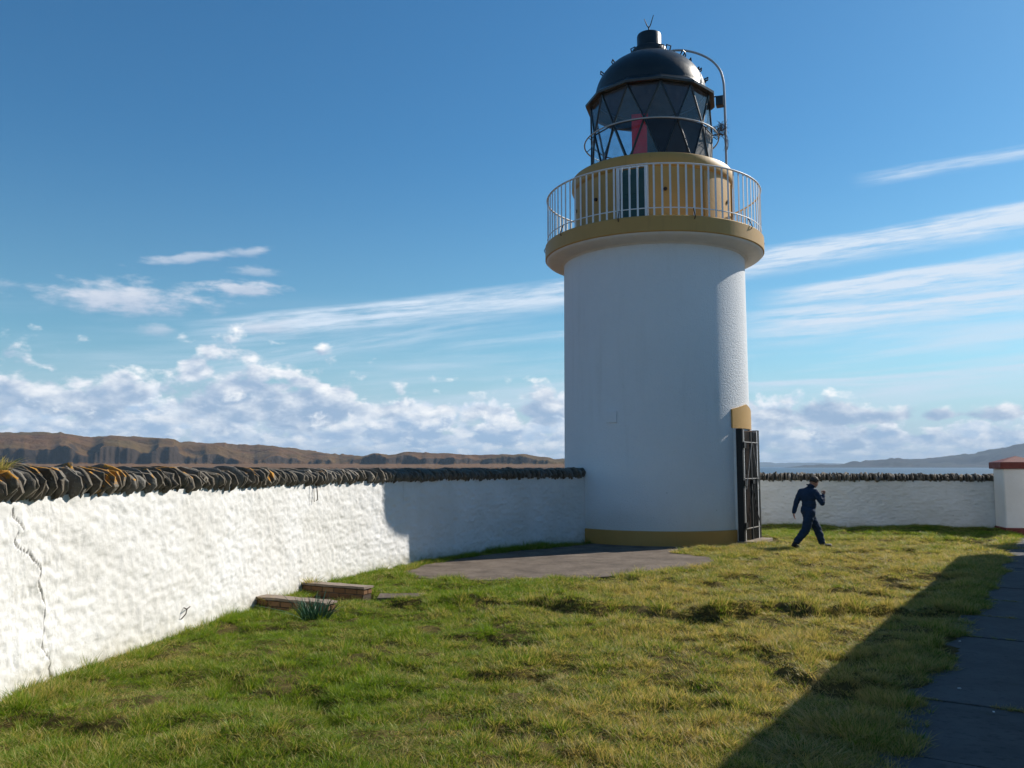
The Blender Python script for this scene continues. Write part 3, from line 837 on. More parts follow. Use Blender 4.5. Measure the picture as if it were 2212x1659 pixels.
def blank(deg): return -2 < ((deg + 180) % 360) - 180 < 75
for k in range(12):
    d1 = OFF + 30 * k; d2 = OFF + 15 + 30 * k
    for (a, b, c, dd, low) in ((top[k - 1], top[k], mid[k - 1], d1 - 15, 0), (mid[k - 1], mid[k], top[k], d1, 0), (bot[k - 1], bot[k], mid[k - 1], d1 - 15, 1), (mid[k - 1], mid[k], bot[k], d1, 1)):
        w = ((dd + 180) % 360) - 180
        if low and 0 < w < 70:
            o = lh('blank_pane', tri_pane(a, b, c), M['screen'])
        elif (not low) and abs(w - 21.5) < 1:
            o = lh('blank_pane', tri_pane(a, b, c), M['screen'])
        else: o = lh('pane', tri_pane(a, b, c), M['glass'])
# inside: lens pedestal, hood curtain, red sector screen
lh('lamp_pedestal', MB().lathe([(0.001, 10.0), (0.30, 10.0), (0.30, 10.35), (0.2, 10.45), (0.2, 10.7), (0.001, 10.7)], 32), M['screen'], 40).location = (0.45, -0.35, 0)
lens = [(0.16, 10.7)] + [(0.24 + 0.07 * math.sin(PI * t) + (0.015 if int(t * 14) % 2 else 0), 10.7 + 0.62 * t) for t in np.linspace(0, 1, 15)] + [(0.14, 11.34)]
ln = lh('lens', MB().lathe(lens, 40), M['glass'], 25); ln.location = (0.45, -0.35, 0)
lh('red_screen', MB().box((-0.30, 0.10, 11.0), (0.46, 0.012, 2.0)), M['redglow'])
lh('dark_screen', MB().lathe([(1.40, 10.0), (1.40, 11.2), (1.42, 11.2), (1.42, 10.0)], 30, True, R(-4), R(78)), M['screen'], 40)
lh('dome_lining', MB().lathe([(1.53, 12.38)] + [(1.52 * math.cos(t), 12.38 + 1.24 * math.sin(t)) for t in np.linspace(0.0, R(88), 16)], 60), M['grey'], 40)
# dome
def ngon(r, z, n=12, off=OFF): return [pol(r, off + 360 / n * k, z) for k in range(n)]
mb = MB()
rings = [ngon(1.66, 12.13), ngon(1.835, 12.13), ngon(1.845, 12.19), ngon(1.80, 12.23), ngon(1.58, 12.40), ngon(1.50, 12.42)]
vs = [v for r_ in rings for v in r_]
mb.add(vs, [(j * 12 + k, j * 12 + (k + 1) % 12, (j + 1) * 12 + (k + 1) % 12, (j + 1) * 12 + k) for j in range(5) for k in range(12)])
lh('eave', mb, M['black'], bevel=0.0)
dp = [(1.57, 12.36)] + [(1.56 * math.cos(t), 12.38 + 1.28 * math.sin(t)) for t in np.linspace(0.0, R(72.5), 24)]
lh('dome', MB().lathe(dp, 96), M['dome'], 40)
DZ = -0.13
vp = [(0.46, 13.66), (0.50, 13.70), (0.52, 13.76), (0.52, 13.84), (0.49, 13.93), (0.42, 13.97), (0.35, 13.98), (0.345, 14.0), (0.345, 14.36), (0.33, 14.40), (0.2, 14.45), (0.001, 14.47)]
lh('roof_ventilator', MB().lathe([(r, z + DZ) for r, z in vp], 48), M['dome'], 35)
fk = MB().tube([(0, 0, 14.45), (0, 0, 14.66)], 0.022, 8).tube([(0, 0, 14.62), (-0.05, 0, 14.70), (-0.13, 0.02, 14.92)], [0.016, 0.016, 0.010], 6).tube([(0, 0, 14.62), (0.05, 0, 14.72), (0.135, 0, 15.0)], [0.016, 0.016, 0.010], 6)
fk.v = [(x, y, z + DZ) for x, y, z in fk.v]
lh('lightning_rod', fk, M['black'], 60)
# hand loops on the dome
loops = [(-82, 34), (-76, 50), (-40, 65), (30, 66), (62, 50), (84, 46), (75, 52), (92, 35), (88, 31), (86, 17), (97, 20), (150, 40), (-150, 40), (180, 55), (-120, 45), (-120, 20), (150, 18), (-160, 18), (40, 60)]
for a, lat in loops:
    c = Vector((math.sin(R(a)) * math.cos(R(lat)) * 1.56, -math.cos(R(a)) * math.cos(R(lat)) * 1.56, 12.38 + 1.28 * math.sin(R(lat))))
    n = Vector((math.sin(R(a)) * math.cos(R(lat)) / 1.56, -math.cos(R(a)) * math.cos(R(lat)) / 1.56, math.sin(R(lat)) / 1.28)).normalized()
    t = Vector((math.cos(R(a)), math.sin(R(a)), 0)) * 0.075
    lh('hand_loop', MB().tube([c - t - n * 0.02, c - t + n * 0.13, c + t + n * 0.13, c + t - n * 0.02], 0.021, 6), M['black'])
# lantern hand rail
lh('lantern_rail', MB().ring(1.87, 11.05, 0.020, 96, 8), M['rail2'], 60)
for k in range(12):
    a = OFF + 15 + 30 * k
    lh('rail_stay', MB().tube([pol(1.70, a, 11.1), pol(1.82, a, 11.0), pol(1.87, a, 11.05)], 0.012, 6), M['black'])
# ladder pipe that rises past the lantern and bends over the dome
pp = [(2.06, 9.98), (2.06, 11.2), (2.05, 12.3), (2.03, 12.65), (1.94, 12.97), (1.72, 13.27), (1.40, 13.50), (1.05, 13.65), (0.75, 13.71), (0.48, 13.70)]
lh('ladder_pipe', MB().tube([pol(r, 82, z) for r, z in catmull(pp, 6)], 0.032, 8), M['rail2'], 60)
lh('pipe_bracket', MB().tube([pol(0.5, 82, 13.58), pol(0.72, 82, 13.70)], 0.02, 6).tube([pol(1.7, 82, 12.2), pol(2.05, 82, 12.2)], 0.02, 6).tube([pol(1.7, 82, 11.1), pol(2.06, 82, 11.1)], 0.02, 6), M['black'])
lh('signal_box', MB().box(pol(1.93, 80, 12.0), (0.22, 0.20, 0.26), facing(80)), M['black'], bevel=0.015)
# little proud block on the shaft
lh('wall_plaque', MB().box(pol(2.47, -26, 3.2), (0.32, 0.10, 0.30), facing(-26)), M['harling'], bevel=0.01)
# entrance
DA = 67.0
rot = facing(DA)
def ent(x, y, z): return rot @ Vector((x, -y, 0)) + Vector((0, 0, z))
sur = MB()
for sx in (-0.62, 0.62): sur.box(ent(sx, 2.40, 1.44), (0.16, 0.42, 2.9), rot)
lh('door_surround', sur, M['harling'])
mbl = MB()
nl = 12
for i in range(nl + 1):
    u_ = -1 + 2 * i / nl
    zt_ = 3.56 - 0.16 * abs(u_)
    for r_, z_ in ((2.53, 2.93), (2.53, zt_), (2.35, zt_), (2.35, 2.93)):
        mbl.v.append(tuple(pol(r_, DA + 18 * u_, z_)))
for i in range(nl):
    for k in range(4): mbl.f.append((i * 4 + k, i * 4 + (k + 1) % 4, (i + 1) * 4 + (k + 1) % 4, (i + 1) * 4 + k))
mbl.f += [(0, 1, 2, 3), (nl * 4 + 3, nl * 4 + 2, nl * 4 + 1, nl * 4)]
lh('door_lintel', mbl, M['ochre'], 40)
ed = lh('entrance_door', MB().box(ent(0, 2.45, 1.48), (1.08, 0.06, 2.86), rot), M['wood'], bevel=0.006)
for i in range(8):
    obj('board', MB().box(ent(-0.47 + 0.134 * i, 2.488, 1.48), (0.118, 0.02, 2.8), rot), M['wood'], ed)
gt = empty('iron_gate'); gt.parent = LH
yg = 2.60
def gb(name, mb, mat=M['gate'], bevel=0): return obj(name, mb, mat, gt, bevel=bevel)
for sx in (-0.66, 0.66): gb('gate_post', MB().box(ent(sx, yg - 0.06, 1.45), (0.12, 0.16, 2.92), rot))
gb('gate_post', MB().box(ent(0, yg, 1.45), (0.07, 0.05, 2.8), rot))
for side in (-1, 1):
    for i in range(5):
        gb('gate_bar', MB().box(ent(side * (0.11 + 0.10 * i), yg, 1.46), (0.020, 0.02, 2.78), rot))
    for z in (0.10, 0.42, 1.66, 2.58):
        gb('gate_rail', MB().box(ent(side * 0.31, yg + 0.02, z), (0.56, 0.014, 0.020), rot), M['gateworn'])
    for (z0, z1) in ((2.56, 1.40), (1.36, 0.44)):
        p = ent(side * 0.04, yg + 0.045, z0); q = ent(side * 0.54, yg + 0.045, z1)
        gb('gate_brace', MB().tube([p, q], 0.009, 6), M['gateworn'] if z0 > 2 else M['gate'])
gb('latch', MB().box(ent(0.0, yg + 0.05, 1.58), (0.16, 0.05, 0.10), rot))
for z in (0.5, 1.55, 2.5):
    gb('hinge', MB().box(ent(-0.62, yg + 0.03, z), (0.16, 0.06, 0.14), rot))
lh('threshold', MB().box(ent(0, 2.62, 0.05), (1.5, 0.55, 0.14), rot), M['cap'], bevel=0.01)

# nest of twigs jammed behind the lantern rail
nest_c = Matrix.Rotation(TROT, 3, 'Z') @ pol(1.93, 80, 11.2) + Vector((TOWER[0], TOWER[1], 0))
mb = MB()
for i in range(110):
    d = Vector((random.gauss(0, 1), random.gauss(0, 1), random.gauss(0, 0.55))).normalized()
    c = Vector((random.gauss(0, 0.09), random.gauss(0, 0.09), random.gauss(0, 0.10)))
    L = random.uniform(0.06, 0.17)
    mb.tube([c - d * L, c + Vector((random.gauss(0, .02),) * 3), c + d * L], [0.004, 0.006, 0.003], 4, False)
for i in range(6):
    c = Vector((random.uniform(0, 0.15), random.uniform(-.1, .1), -0.1)); mb.tube([c, c + Vector((0.08, 0, -0.15)), c + Vector((0.10, 0, -0.35)), c + Vector((0.06, 0, -0.5))], 0.004, 4, False)
nest = obj('bird_nest', mb, M['twig'], fix=False); nest.location = nest_c
tag(nest, 'tangle of dry twigs lodged against the lantern rail beside the ladder pipe', 'nest', kind='thing')

# ------------------------------------------------------------------ garden walls
CRACKS = [[(5.237, 1.601), (5.281, 1.521), (5.374, 1.429)],
          [(5.303, 1.403), (5.267, 1.328), (5.384, 1.24), (5.479, 1.207), (5.56, 1.135), (5.65, 1.044), (5.607, 0.949), (5.652, 0.87), (5.721, 0.731), (5.721, 0.577), (5.705, 0.459), (5.681, 0.372), (5.793, 0.252), (5.843, 0.0)]]
def seg_d(S_, Z_, pl):
    d = np.full(S_.shape, 9.0)
    for (a, b), (c, e) in zip(pl[:-1], pl[1:]):
        vx, vz = c - a, e - b; t = np.clip(((S_ - a) * vx + (Z_ - b) * vz) / (vx * vx + vz * vz), 0, 1)
        d = np.minimum(d, np.hypot(S_ - a - vx * t, Z_ - b - vz * t))
    return d
def wall(root, cv, height, thick, s_samples, cracks, seed, origin):
    ns = len(s_samples); zs = np.concatenate([[-0.3], np.linspace(-0.05, height, 92)]); nz = len(zs)
    Sg, Zg = np.meshgrid(s_samples, zs)
    x, y, tx, ty = cv.at(Sg)
    nx, ny = ty, -tx                                      # right-hand side
    lum = fbm(Sg * 2.6, Zg * 5.0, 4, seed, 0.55)
    cell = np.abs(fbm(Sg * 4.6, Zg * 8.5, 3, seed + 5) - 0.5)
    ripple = fbm(Sg * 13, Zg * 17, 3, seed + 9)
    dsp = (lum - 0.5) * 0.026 - cell * 0.028 + (ripple - 0.5) * 0.024 + (fbm(Sg * 0.5, Zg * 0.7, 2, seed + 2) - 0.5) * 0.05
    cr = np.zeros_like(Sg)
    for i, pl in enumerate(cracks):
        w = fbm(Zg * 14 + i, Sg * 10, 3, 77)
        d = seg_d(Sg + (w - 0.5) * 0.05, Zg, pl)
        wid = 0.002 + 0.008 * fbm(Zg * 5 + 3, Sg * 0 + i, 2, 78)
        cr = np.maximum(cr, sstep(1, 0.45, d / wid))
        dsp = dsp + 0.030 * np.exp(-(d / 0.05) ** 2) * (fbm(Zg * 3, Sg * 3, 2, 79) - 0.45)
    dsp = dsp - 0.03 * cr + (1 - Zg / height) * 0.05       # slight batter
    X_ = x + nx * dsp - origin[0]; Y_ = y + ny * dsp - origin[1]
    V = np.stack([X_, Y_, Zg], -1).reshape(-1, 3)
    f = grid_mesh('rendered_face', V, ns, nz, M['limewash'], root, attrs={'crack': cr.ravel()})
    # core behind the face
    mb = MB(); st = s_samples[::8] if s_samples[-1] == s_samples[::8][-1] else np.append(s_samples[::8], s_samples[-1])
    x, y, tx, ty = cv.at(st)
    for a, b, p, q in zip(x, y, tx, ty):
        for off, z in ((-0.07, -0.3), (-0.07, height - 0.01), (-thick, height - 0.01), (-thick, -0.3)):
            mb.v.append((a + q * off - origin[0], b - p * off - origin[1], z))
    n = len(st)
    for i in range(n - 1):
        for k_ in range(4):
            mb.f.append((i * 4 + k_, i * 4 + (k_ + 1) % 4, (i + 1) * 4 + (k_ + 1) % 4, (i + 1) * 4 + k_))
    mb.f.append((0, 1, 2, 3)); mb.f.append(((n - 1) * 4 + 3, (n - 1) * 4 + 2, (n - 1) * 4 + 1, (n - 1) * 4))
    obj('wall_core', mb, M['limewash'], root)

def stone_mesh(seed):
    rr = random.Random(seed)
    n = 14; prof = []
    # a slate set on edge: rounded blade seen from the side, ragged foot, thin worn rim
    ex = rr.uniform(0.62, 0.95); droop = rr.uniform(-0.10, 0.14)
    for i in range(n):
        a = 2 * PI * (i + 0.5) / n
        cx, cz = math.cos(a), math.sin(a)
        x = math.copysign(abs(cx) ** ex, cx) * 0.5; z = math.copysign(abs(cz) ** 0.75, cz) * 0.5
        x *= 1 + rr.uniform(-0.17, 0.09); z *= 1 + rr.uniform(-0.20, 0.05)
        if z < -0.2: x *= 0.93; z -= rr.uniform(0.0, 0.14)
        if z > 0.1: z -= droop * x
        prof.append((x, z))
    vs = []
    t0, t1 = rr.uniform(0.55, 0.9), rr.uniform(0.55, 0.9)
    bq = rr.choice((0.25, 0.2, 0.1, 0.0, -0.15, 0.35)); bp = rr.uniform(-0.2, 0.2)
    def bow(x, z): return bq * (0.25 - (z - bp) ** 2) + 0.14 * math.sin(x * 5 + seed)
    for k, (q, side) in enumerate(((0.86, -0.5 * t0), (1.0, -0.30 * t0), (1.0, 0.30 * t1), (0.86, 0.5 * t1))):
        for x, z in prof: vs.append((x * q, side * (1 + rr.uniform(-.3, .25)) + bow(x, z) + rr.uniform(-.10, .10), z * q))
    vs += [(0, -0.52 + 0.11, 0), (0, 0.52 + 0.11, 0)]
    fs = [(k * n + i, k * n + (i + 1) % n, (k + 1) * n + (i + 1) % n, (k + 1) * n + i) for k in range(3) for i in range(n)]
    fs += [((i + 1) % n, i, 4 * n) for i in range(n)] + [(i + 3 * n, (i + 1) % n + 3 * n, 4 * n + 1) for i in range(n)]
    me = bpy.data.meshes.new('coping_stone'); me.from_pydata(vs, [], fs); me.materials.append(M['stone'])
    bm = bmesh.new(); bm.from_mesh(me); bmesh.ops.recalc_face_normals(bm, faces=bm.faces); bm.to_mesh(me); bm.free()
    smooth_mesh(me, 38)
    return me
STONES = [stone_mesh(i) for i in range(18)]
def coping(root, cv, s0, s1, zr, htop, thick, origin, tmean=0.054, lean=0.11):
    s = s0
    while s < s1:
        t = random.choice((0.45, 0.6, 0.75, 0.9, 1.0, 1.1, 1.3, 1.75)) * tmean * random.uniform(0.9, 1.1)
        c = s + t / 2
        x, y, tx, ty = [float(v) for v in cv.at(c)]
        o = bpy.data.objects.new('coping_stone', random.choice(STONES)); COL.objects.link(o); o.parent = root
        h = htop(c) - zr + random.uniform(-0.03, 0.03) + 0.03
        over = random.uniform(-0.015, 0.03)
        off = thick / 2 - 0.055 - over
        o.location = (x - ty * off - origin[0], y + tx * off - origin[1], zr - 0.03 + h / 2 + random.uniform(-0.02, 0.012))
        o.scale = (thick + 0.05 + random.uniform(-0.05, 0.06), t * 1.10, h * 1.06)
        o.rotation_euler = (random.gauss(lean, 0.10), random.gauss(0, 0.04), math.atan2(ty, tx) + (random.gauss(0, 0.12) if random.random() < 0.8 else random.uniform(-0.6, 0.5)) - PI / 2)
        # local x of the stone runs across the wall, local y along it
        s += t * 0.93
WS = np.unique(np.round(np.concatenate([np.arange(1.0, 5.15, 0.03), np.arange(5.15, 5.95, 0.006), np.arange(5.95, 13, 0.021), np.arange(13, LW.L, 0.03), [LW.L]]), 4))
LWR = empty('garden_wall', (-4.3, 7.0, 0), 0, 'long white limewashed wall curving from the near edge to the lighthouse', 'wall')
wall(LWR, LW, 1.70, 0.5, WS, CRACKS, 3, (-4.3, 7.0))
coping(LWR, LW, 4.3, LW.L - 0.15, 1.69, lambda s: float(np.interp(s, [0, 5, 9, 14, 18, 22], [1.97, 1.965, 1.93, 1.90, 1.905, 1.92])), 0.5, (-4.3, 7.0))
RWS = np.unique(np.concatenate([np.arange(0, RW.L, 0.035), [RW.L]]))
RWR = empty('garden_wall', (9.0, 26.8, 0), 0, 'straight shaded whitewashed wall behind the walking person, ending at the red capped pillar', 'wall')
wall(RWR, RW, 1.54, 0.5, RWS, [], 23, (9.0, 26.8))
coping(RWR, RW, 0.3, RW.L - 0.12, 1.53, lambda s: 1.79 - 0.004 * s, 0.5, (9.0, 26.8), 0.056, 0.16)

# gate pillars with red pyramid caps
def pillar(loc, rz, label):
    r_ = empty('gate_pillar', loc, rz, label, 'pillar', 'red capped gate pillars')
    mb = MB().box((0, 0, 0.96), (0.95, 0.95, 1.9))
    obj('shaft', mb, M['limewash'], r_, bevel=0.03)
    obj('plinth', MB().box((0, 0, 0.02), (1.02, 1.02, 0.42)), M['redcap'], r_, bevel=0.02)
    z0, z1, z2 = 1.90, 2.085, 2.27; h = 0.56
    vs = [(sx * h, sy * h, z) for z in (z0, z1) for sx, sy in ((-1, -1), (1, -1), (1, 1), (-1, 1))] + [(0, 0, z2)]
    obj('cap', (vs, [(3, 2, 1, 0), (0, 1, 5, 4), (1, 2, 6, 5), (2, 3, 7, 6), (3, 0, 4, 7), (4, 5, 8), (5, 6, 8), (6, 7, 8), (7, 4, 8)]), M['redcap'], r_, bevel=0.012)
    return r_
pillar((14.62, 24.70, 0), R(-14), 'white gate pillar with red pyramid cap at the end of the far wall')
pillar((13.95, 21.50, 0), R(-14), 'white gate pillar with red cap beside the cottage corner')

# ------------------------------------------------------------------ low brick walls of the old planting bed
def brick_wall(loc, rz, label, end_white=False):
    r_ = empty('brick_kerb', loc, rz, label, 'low wall', 'low brick walls by the white wall')
    bw, bh, bd, jt = 0.205, 0.068, 0.10, 0.012
    proto = obj('brick', MB().box((0, 0, 0), (bw, bd, bh)), M['brick'], r_, bevel=0.006)
    first = True
    L = 5.6 * (bw + jt)
    for c in range(3):
        z = -0.09 + c * (bh + jt) + bh / 2
        for row in (0, 1):
            off = (bw + jt) / 2 if c % 2 else 0
            for i in range(-1 if off else 0, 7):
                x0 = i * (bw + jt) + off; x1 = x0 + bw
                x0c, x1c = max(x0, 0), min(x1, L - jt)
                if x1c - x0c < 0.04: continue
                o = proto if first else copy_of(proto, r_); first = False
                o.location = ((x0c + x1c) / 2, (row - 0.5) * (bd + jt) + random.uniform(-.003, .003), z)
                o.scale = ((x1c - x0c) / bw, 1, 1); o.rotation_euler = (random.gauss(0, .008), random.gauss(0, .008), random.gauss(0, .012))
    obj('mortar', MB().box((L / 2 - jt / 2, 0, 0.03), (L - jt - 0.02, 2 * bd - 0.004, 0.22)), M['mortar'], r_)
    mb = MB()
    nx_ = 10
    vs = []; 
    for i in range(nx_ + 1):
        for yy in (-0.118, 0.118):
            for zz in (0.150, 0.182):
                vs.append((-0.015 + (L + 0.02) * i / nx_, yy + random.uniform(-.006, .006), zz + random.uniform(-.005, .007)))
    fs = []
    for i in range(nx_):
        a = i * 4; b = a + 4
        fs += [(a, b, b + 1, a + 1), (a + 1, b + 1, b + 3, a + 3), (a + 3, b + 3, b + 2, a + 2), (a + 2, b + 2, b, a)]
    fs += [(0, 1, 3, 2), (nx_ * 4, nx_ * 4 + 2, nx_ * 4 + 3, nx_ * 4 + 1)]
    obj('cap_slab', (vs, fs), M['cap'], r_)
    return r_
BR = math.atan2(-0.60, 1.17)
brick_wall((-3.47, 11.98, 0.0), BR, 'nearer low brick kerb wall with daffodil leaves growing in front')
brick_wall((-3.22, 13.42, 0.0), BR, 'farther low brick kerb wall with a paving slab at its end')
ps = slab_poly('paving_slab', [(-1.98, 12.95), (-1.95, 12.50), (-1.25, 12.62), (-1.30, 13.0)], -0.1, 0.07, M['apron'])
tag(ps, 'flat grey concrete slab in the grass by the farther brick kerb', 'paving slab', kind='thing')

# daffodil leaves
def blades_mesh(n, r, hmin, hmax, w, spread, seed, segs=4, flop=0.5):
    rr = random.Random(seed); vs = []; fs = []; tone = []; along = []
    for i in range(n):
        a = rr.uniform(0, 2 * PI); q = r * math.sqrt(rr.random()); bx, by = q * math.cos(a), q * math.sin(a)
        h = rr.uniform(hmin, hmax); lean = spread * (0.35 + q / max(r, 1e-6)) * rr.uniform(0.3, 1.2); la = a + rr.gauss(0, 0.7)
        dx_, dy_ = math.cos(la) * lean, math.sin(la) * lean
        fa = rr.uniform(0, PI); wx, wy = math.cos(fa) * w / 2, math.sin(fa) * w / 2
        tn = rr.random(); fl = rr.uniform(0.2, 1.0) * flop; o = len(vs)
        for k_ in range(segs + 1):
            t = k_ / segs; ww = (1 - t ** 2.2) * (0.75 + 0.25 * min(1, t * 4)); bend = t + fl * t * t
            z = h * (t - fl * 0.45 * t ** 2.4)
            px_, py_ = bx + dx_ * h * bend, by + dy_ * h * bend
            if k_ < segs:
                vs += [(px_ - wx * ww, py_ - wy * ww, z), (px_ + wx * ww, py_ + wy * ww, z)]; tone += [tn, tn]; along += [t, t]
            else: vs.append((px_, py_, z)); tone.append(tn); along.append(1.0)
        for k_ in range(segs - 1): fs.append((o + 2 * k_, o + 2 * k_ + 1, o + 2 * k_ + 3, o + 2 * k_ + 2))
        fs.append((o + 2 * segs - 2, o + 2 * segs - 1, o + 2 * segs))
    return vs, fs, tone, along
def blade_obj(name, data, mat, do_link=True):
    vs, fs, tone, along = data
    me = bpy.data.meshes.new(name); me.from_pydata(vs, [], fs); me.materials.append(mat)
    for k_, a in (('tone', tone), ('along', along)):
        at = me.attributes.new(k_, 'FLOAT', 'POINT'); at.data.foreach_set('value', a)
    me.polygons.foreach_set('use_smooth', [True] * len(me.polygons))
    o = bpy.data.objects.new(name, me)
    if do_link: COL.objects.link(o)
    return o
df = empty('daffodil_clump', (-2.52, 11.05, 0.0), 0, 'clump of upright blue green daffodil leaves before the nearer brick kerb', 'plant')
o = blade_obj('leaves', blades_mesh(150, 0.17, 0.17, 0.36, 0.015, 0.42, 5, 5, 0.35), M['daff']); o.parent = df
o = blade_obj('leaves', blades_mesh(16, 0.14, 0.3, 0.42, 0.014, 1.3, 6, 5, 0.9), M['daff']); o.parent = df
# tufts of dry grass
def tuft(name, loc, n, r, h0, h1, spread, seed, label, cat='grass tuft', w=0.007, flop=0.9):
    o = blade_obj(name, blades_mesh(n, r, h0, h1, w, spread, seed, 5, flop), M['dry']); o.location = loc
    return tag(o, label, cat, None, 'thing')
tuft('grass_tuft', (-4.32, 6.92, 1.93), 380, 0.22, 0.05, 0.16, 0.8, 11, 'dry straw coloured grass tuft growing on top of the wall coping')
tuft('grass_tuft', (-3.33, 11.95, 0.05), 160, 0.10, 0.10, 0.24, 0.9, 12, 'withered grass tuft hanging over the wall end of the nearer brick kerb')
tuft('grass_tuft', (-3.12, 13.38, 0.12), 160, 0.10, 0.10, 0.22, 0.7, 13, 'yellowed grass tuft at the wall end of the farther brick kerb')
tuft('grass_tuft', (2.38, 6.45, 0.02), 420, 0.22, 0.06, 0.17, 1.2, 14, 'brown withered grass tuft in shade beside the path', w=0.006, flop=1.3)
tuft('grass_tuft', (1.95, 5.85, 0.02), 420, 0.22, 0.05, 0.14, 1.2, 15, 'pale matted grass tuft at the bottom edge beside the path', w=0.006, flop=1.3)

# irons on the wall
def wall_pt(cv, s, z, out):
    x, y, tx, ty = [float(v) for v in cv.at(s)]
    return Vector((x + ty * out, y - tx * out, z))
hk = obj('wall_hook', MB().tube([wall_pt(LW, 8.07, 0.20, 0.05), wall_pt(LW, 8.08, 0.26, 0.10), wall_pt(LW, 8.10, 0.31, 0.10), wall_pt(LW, 8.14, 0.325, 0.02)], 0.006, 6).tube([wall_pt(LW, 8.10, 0.31, 0.10), wall_pt(LW, 8.22, 0.32, 0.07)], 0.006, 6), M['iron'])
tag(hk, 'bent rusty iron hook sticking out low on the long white wall', 'hook', kind='thing')
st = obj('iron_staple', MB().tube([wall_pt(LW, 11.71, 1.72, 0.06), wall_pt(LW, 11.72, 1.40, 0.075)], 0.005, 6).tube([wall_pt(LW, 11.81, 1.72, 0.06), wall_pt(LW, 11.82, 1.43, 0.085), wall_pt(LW, 11.77, 1.425, 0.085)], 0.008, 6), M['iron'])
tag(st, 'pair of rusty iron rods hanging below the coping of the long wall', 'iron rods', kind='thing')
# scraps on the path
for i, (t, n_, lab) in enumerate(((2.35, -0.25, 'small white scrap lying on the path beyond the nearest joint'), (4.6, -0.05, 'tiny white fleck by the grassy edge of the path'), (1.7, -0.55, 'flat white scrap on the path slab nearest the lawn corner'))):
    p = PATH0 + U * t + NL * n_
    o = obj('paper_scrap', MB().box((0, 0, 0), (0.026, 0.014, 0.005), Matrix.Rotation(0.6 * i, 3, 'Z')), M['litter']); o.location = (p[0], p[1], 0.043)
    tag(o, lab, 'scrap', kind='thing')

# ------------------------------------------------------------------ keepers' cottage beside the path (to the right of the picture)
def cottage():
    w = 2.03
    ox, oy = (PATH0 + U * 0 - NL * (w + 0.14))
    # local frame: +x along the path, -y into the cottage
    rz = math.atan2(U[1], U[0])
    root = empty('keepers_cottage', (ox, oy, 0), rz, 'white keepers cottage with slate roof edge standing right of the path', 'cottage')
    x0, x1, D_, Hh = -15.0, 19.5, 7.5, 4.35
    # front wall pieces round the openings
    ops = [(-12.0, 1.0, 0.9, 2.2), (-8.5, 1.0, 0.0, 2.15), (-4.0, 1.0, 0.9, 2.2), (3.0, 1.0, 0.9, 2.2), (7.5, 1.0, 0.0, 2.15), (12.0, 1.0, 0.9, 2.2), (16.0, 1.0, 0.9, 2.2)]
    mb = MB(); cur = x0
    for cx_, ww, zb, zt in ops:
        a, b = cx_ - ww / 2, cx_ + ww / 2
        mb.box(((cur + a) / 2, -0.15, Hh / 2 - 0.1), (a - cur, 0.3, Hh + 0.2))
        if zb > 0: mb.box((cx_, -0.15, zb / 2 - 0.1), (ww, 0.3, zb + 0.2))
        mb.box((cx_, -0.15, (zt + Hh) / 2), (ww, 0.3, Hh - zt)); cur = b
    mb.box(((cur + x1) / 2, -0.15, Hh / 2 - 0.1), (x1 - cur, 0.3, Hh + 0.2))
    for (cx_, cy_, sx, sy) in (((x0 + x1) / 2, -D_ + 0.15, x1 - x0, 0.3), (x0 + 0.15, -D_ / 2, 0.3, D_ - 0.6), (x1 - 0.15, -D_ / 2, 0.3, D_ - 0.6)):
        mb.box((cx_, cy_, Hh / 2 - 0.1), (sx, sy, Hh + 0.2))
    obj('wall', mb, M['limewash'], root, fix=False)
    obj('parapet', MB().box(((x0 + x1) / 2, -D_ / 2, Hh + 0.1), (x1 - x0 + 0.28, D_ + 0.28, 0.2)), M['ochre'], root)
    zr = Hh + 0.2; zt = Hh + 1.5
    vs = [(x0 + .6, -0.8, zr), (x1 - .6, -0.8, zr), (x1 - .6, -D_ + .8, zr), (x0 + .6, -D_ + .8, zr), (x0 + 3.0, -D_ / 2, zt), (x1 - 3.0, -D_ / 2, zt)]
    rf = obj('roof', (vs, [(0, 1, 5, 4), (1, 2, 5), (2, 3, 4, 5), (3, 0, 4), (3, 2, 1, 0)]), M['slate'], root)
    for cx_ in (-4.0, 6.0):
        obj('chimney', MB().box((cx_, -D_ / 2, zt + 0.3), (1.4, 0.6, 1.5)), M['limewash'], rf)
    for cx_, ww, zb, zt_ in ops:
        if zb > 0:
            wn = obj('window', MB().box((cx_ - ww / 2 + .04, -0.16, (zb + zt_) / 2), (.08, .08, zt_ - zb)).box((cx_ + ww / 2 - .04, -0.16, (zb + zt_) / 2), (.08, .08, zt_ - zb)).box((cx_, -0.16, zb + .04), (ww - .16, .08, .08)).box((cx_, -0.16, zt_ - .04), (ww - .16, .08, .08)).box((cx_, -0.16, (zb + zt_) / 2), (ww - .16, .08, .05)), M['white'], root)
            for zc in ((zb * 0.75 + zt_ * 0.25), (zb * 0.25 + zt_ * 0.75)): obj('pane', MB().box((cx_, -0.17, zc), (ww - .16, .01, (zt_ - zb) / 2 - .1)), M['winglass'], wn)
            obj('sill', MB().box((cx_, 0.02, zb - .05), (ww + .2, .16, .09)), M['ochre'], wn)
        else:
            d = obj('door', MB().box((cx_, -0.16, zt_ / 2), (ww - .02, .06, zt_ - .04)), M['green'], root)
            obj('handle', MB().tube([(cx_ + .38, -0.13, 1.0), (cx_ + .38, -0.07, 1.0), (cx_ + .28, -0.07, 1.0)], .012), M['iron'], d)
cottage()

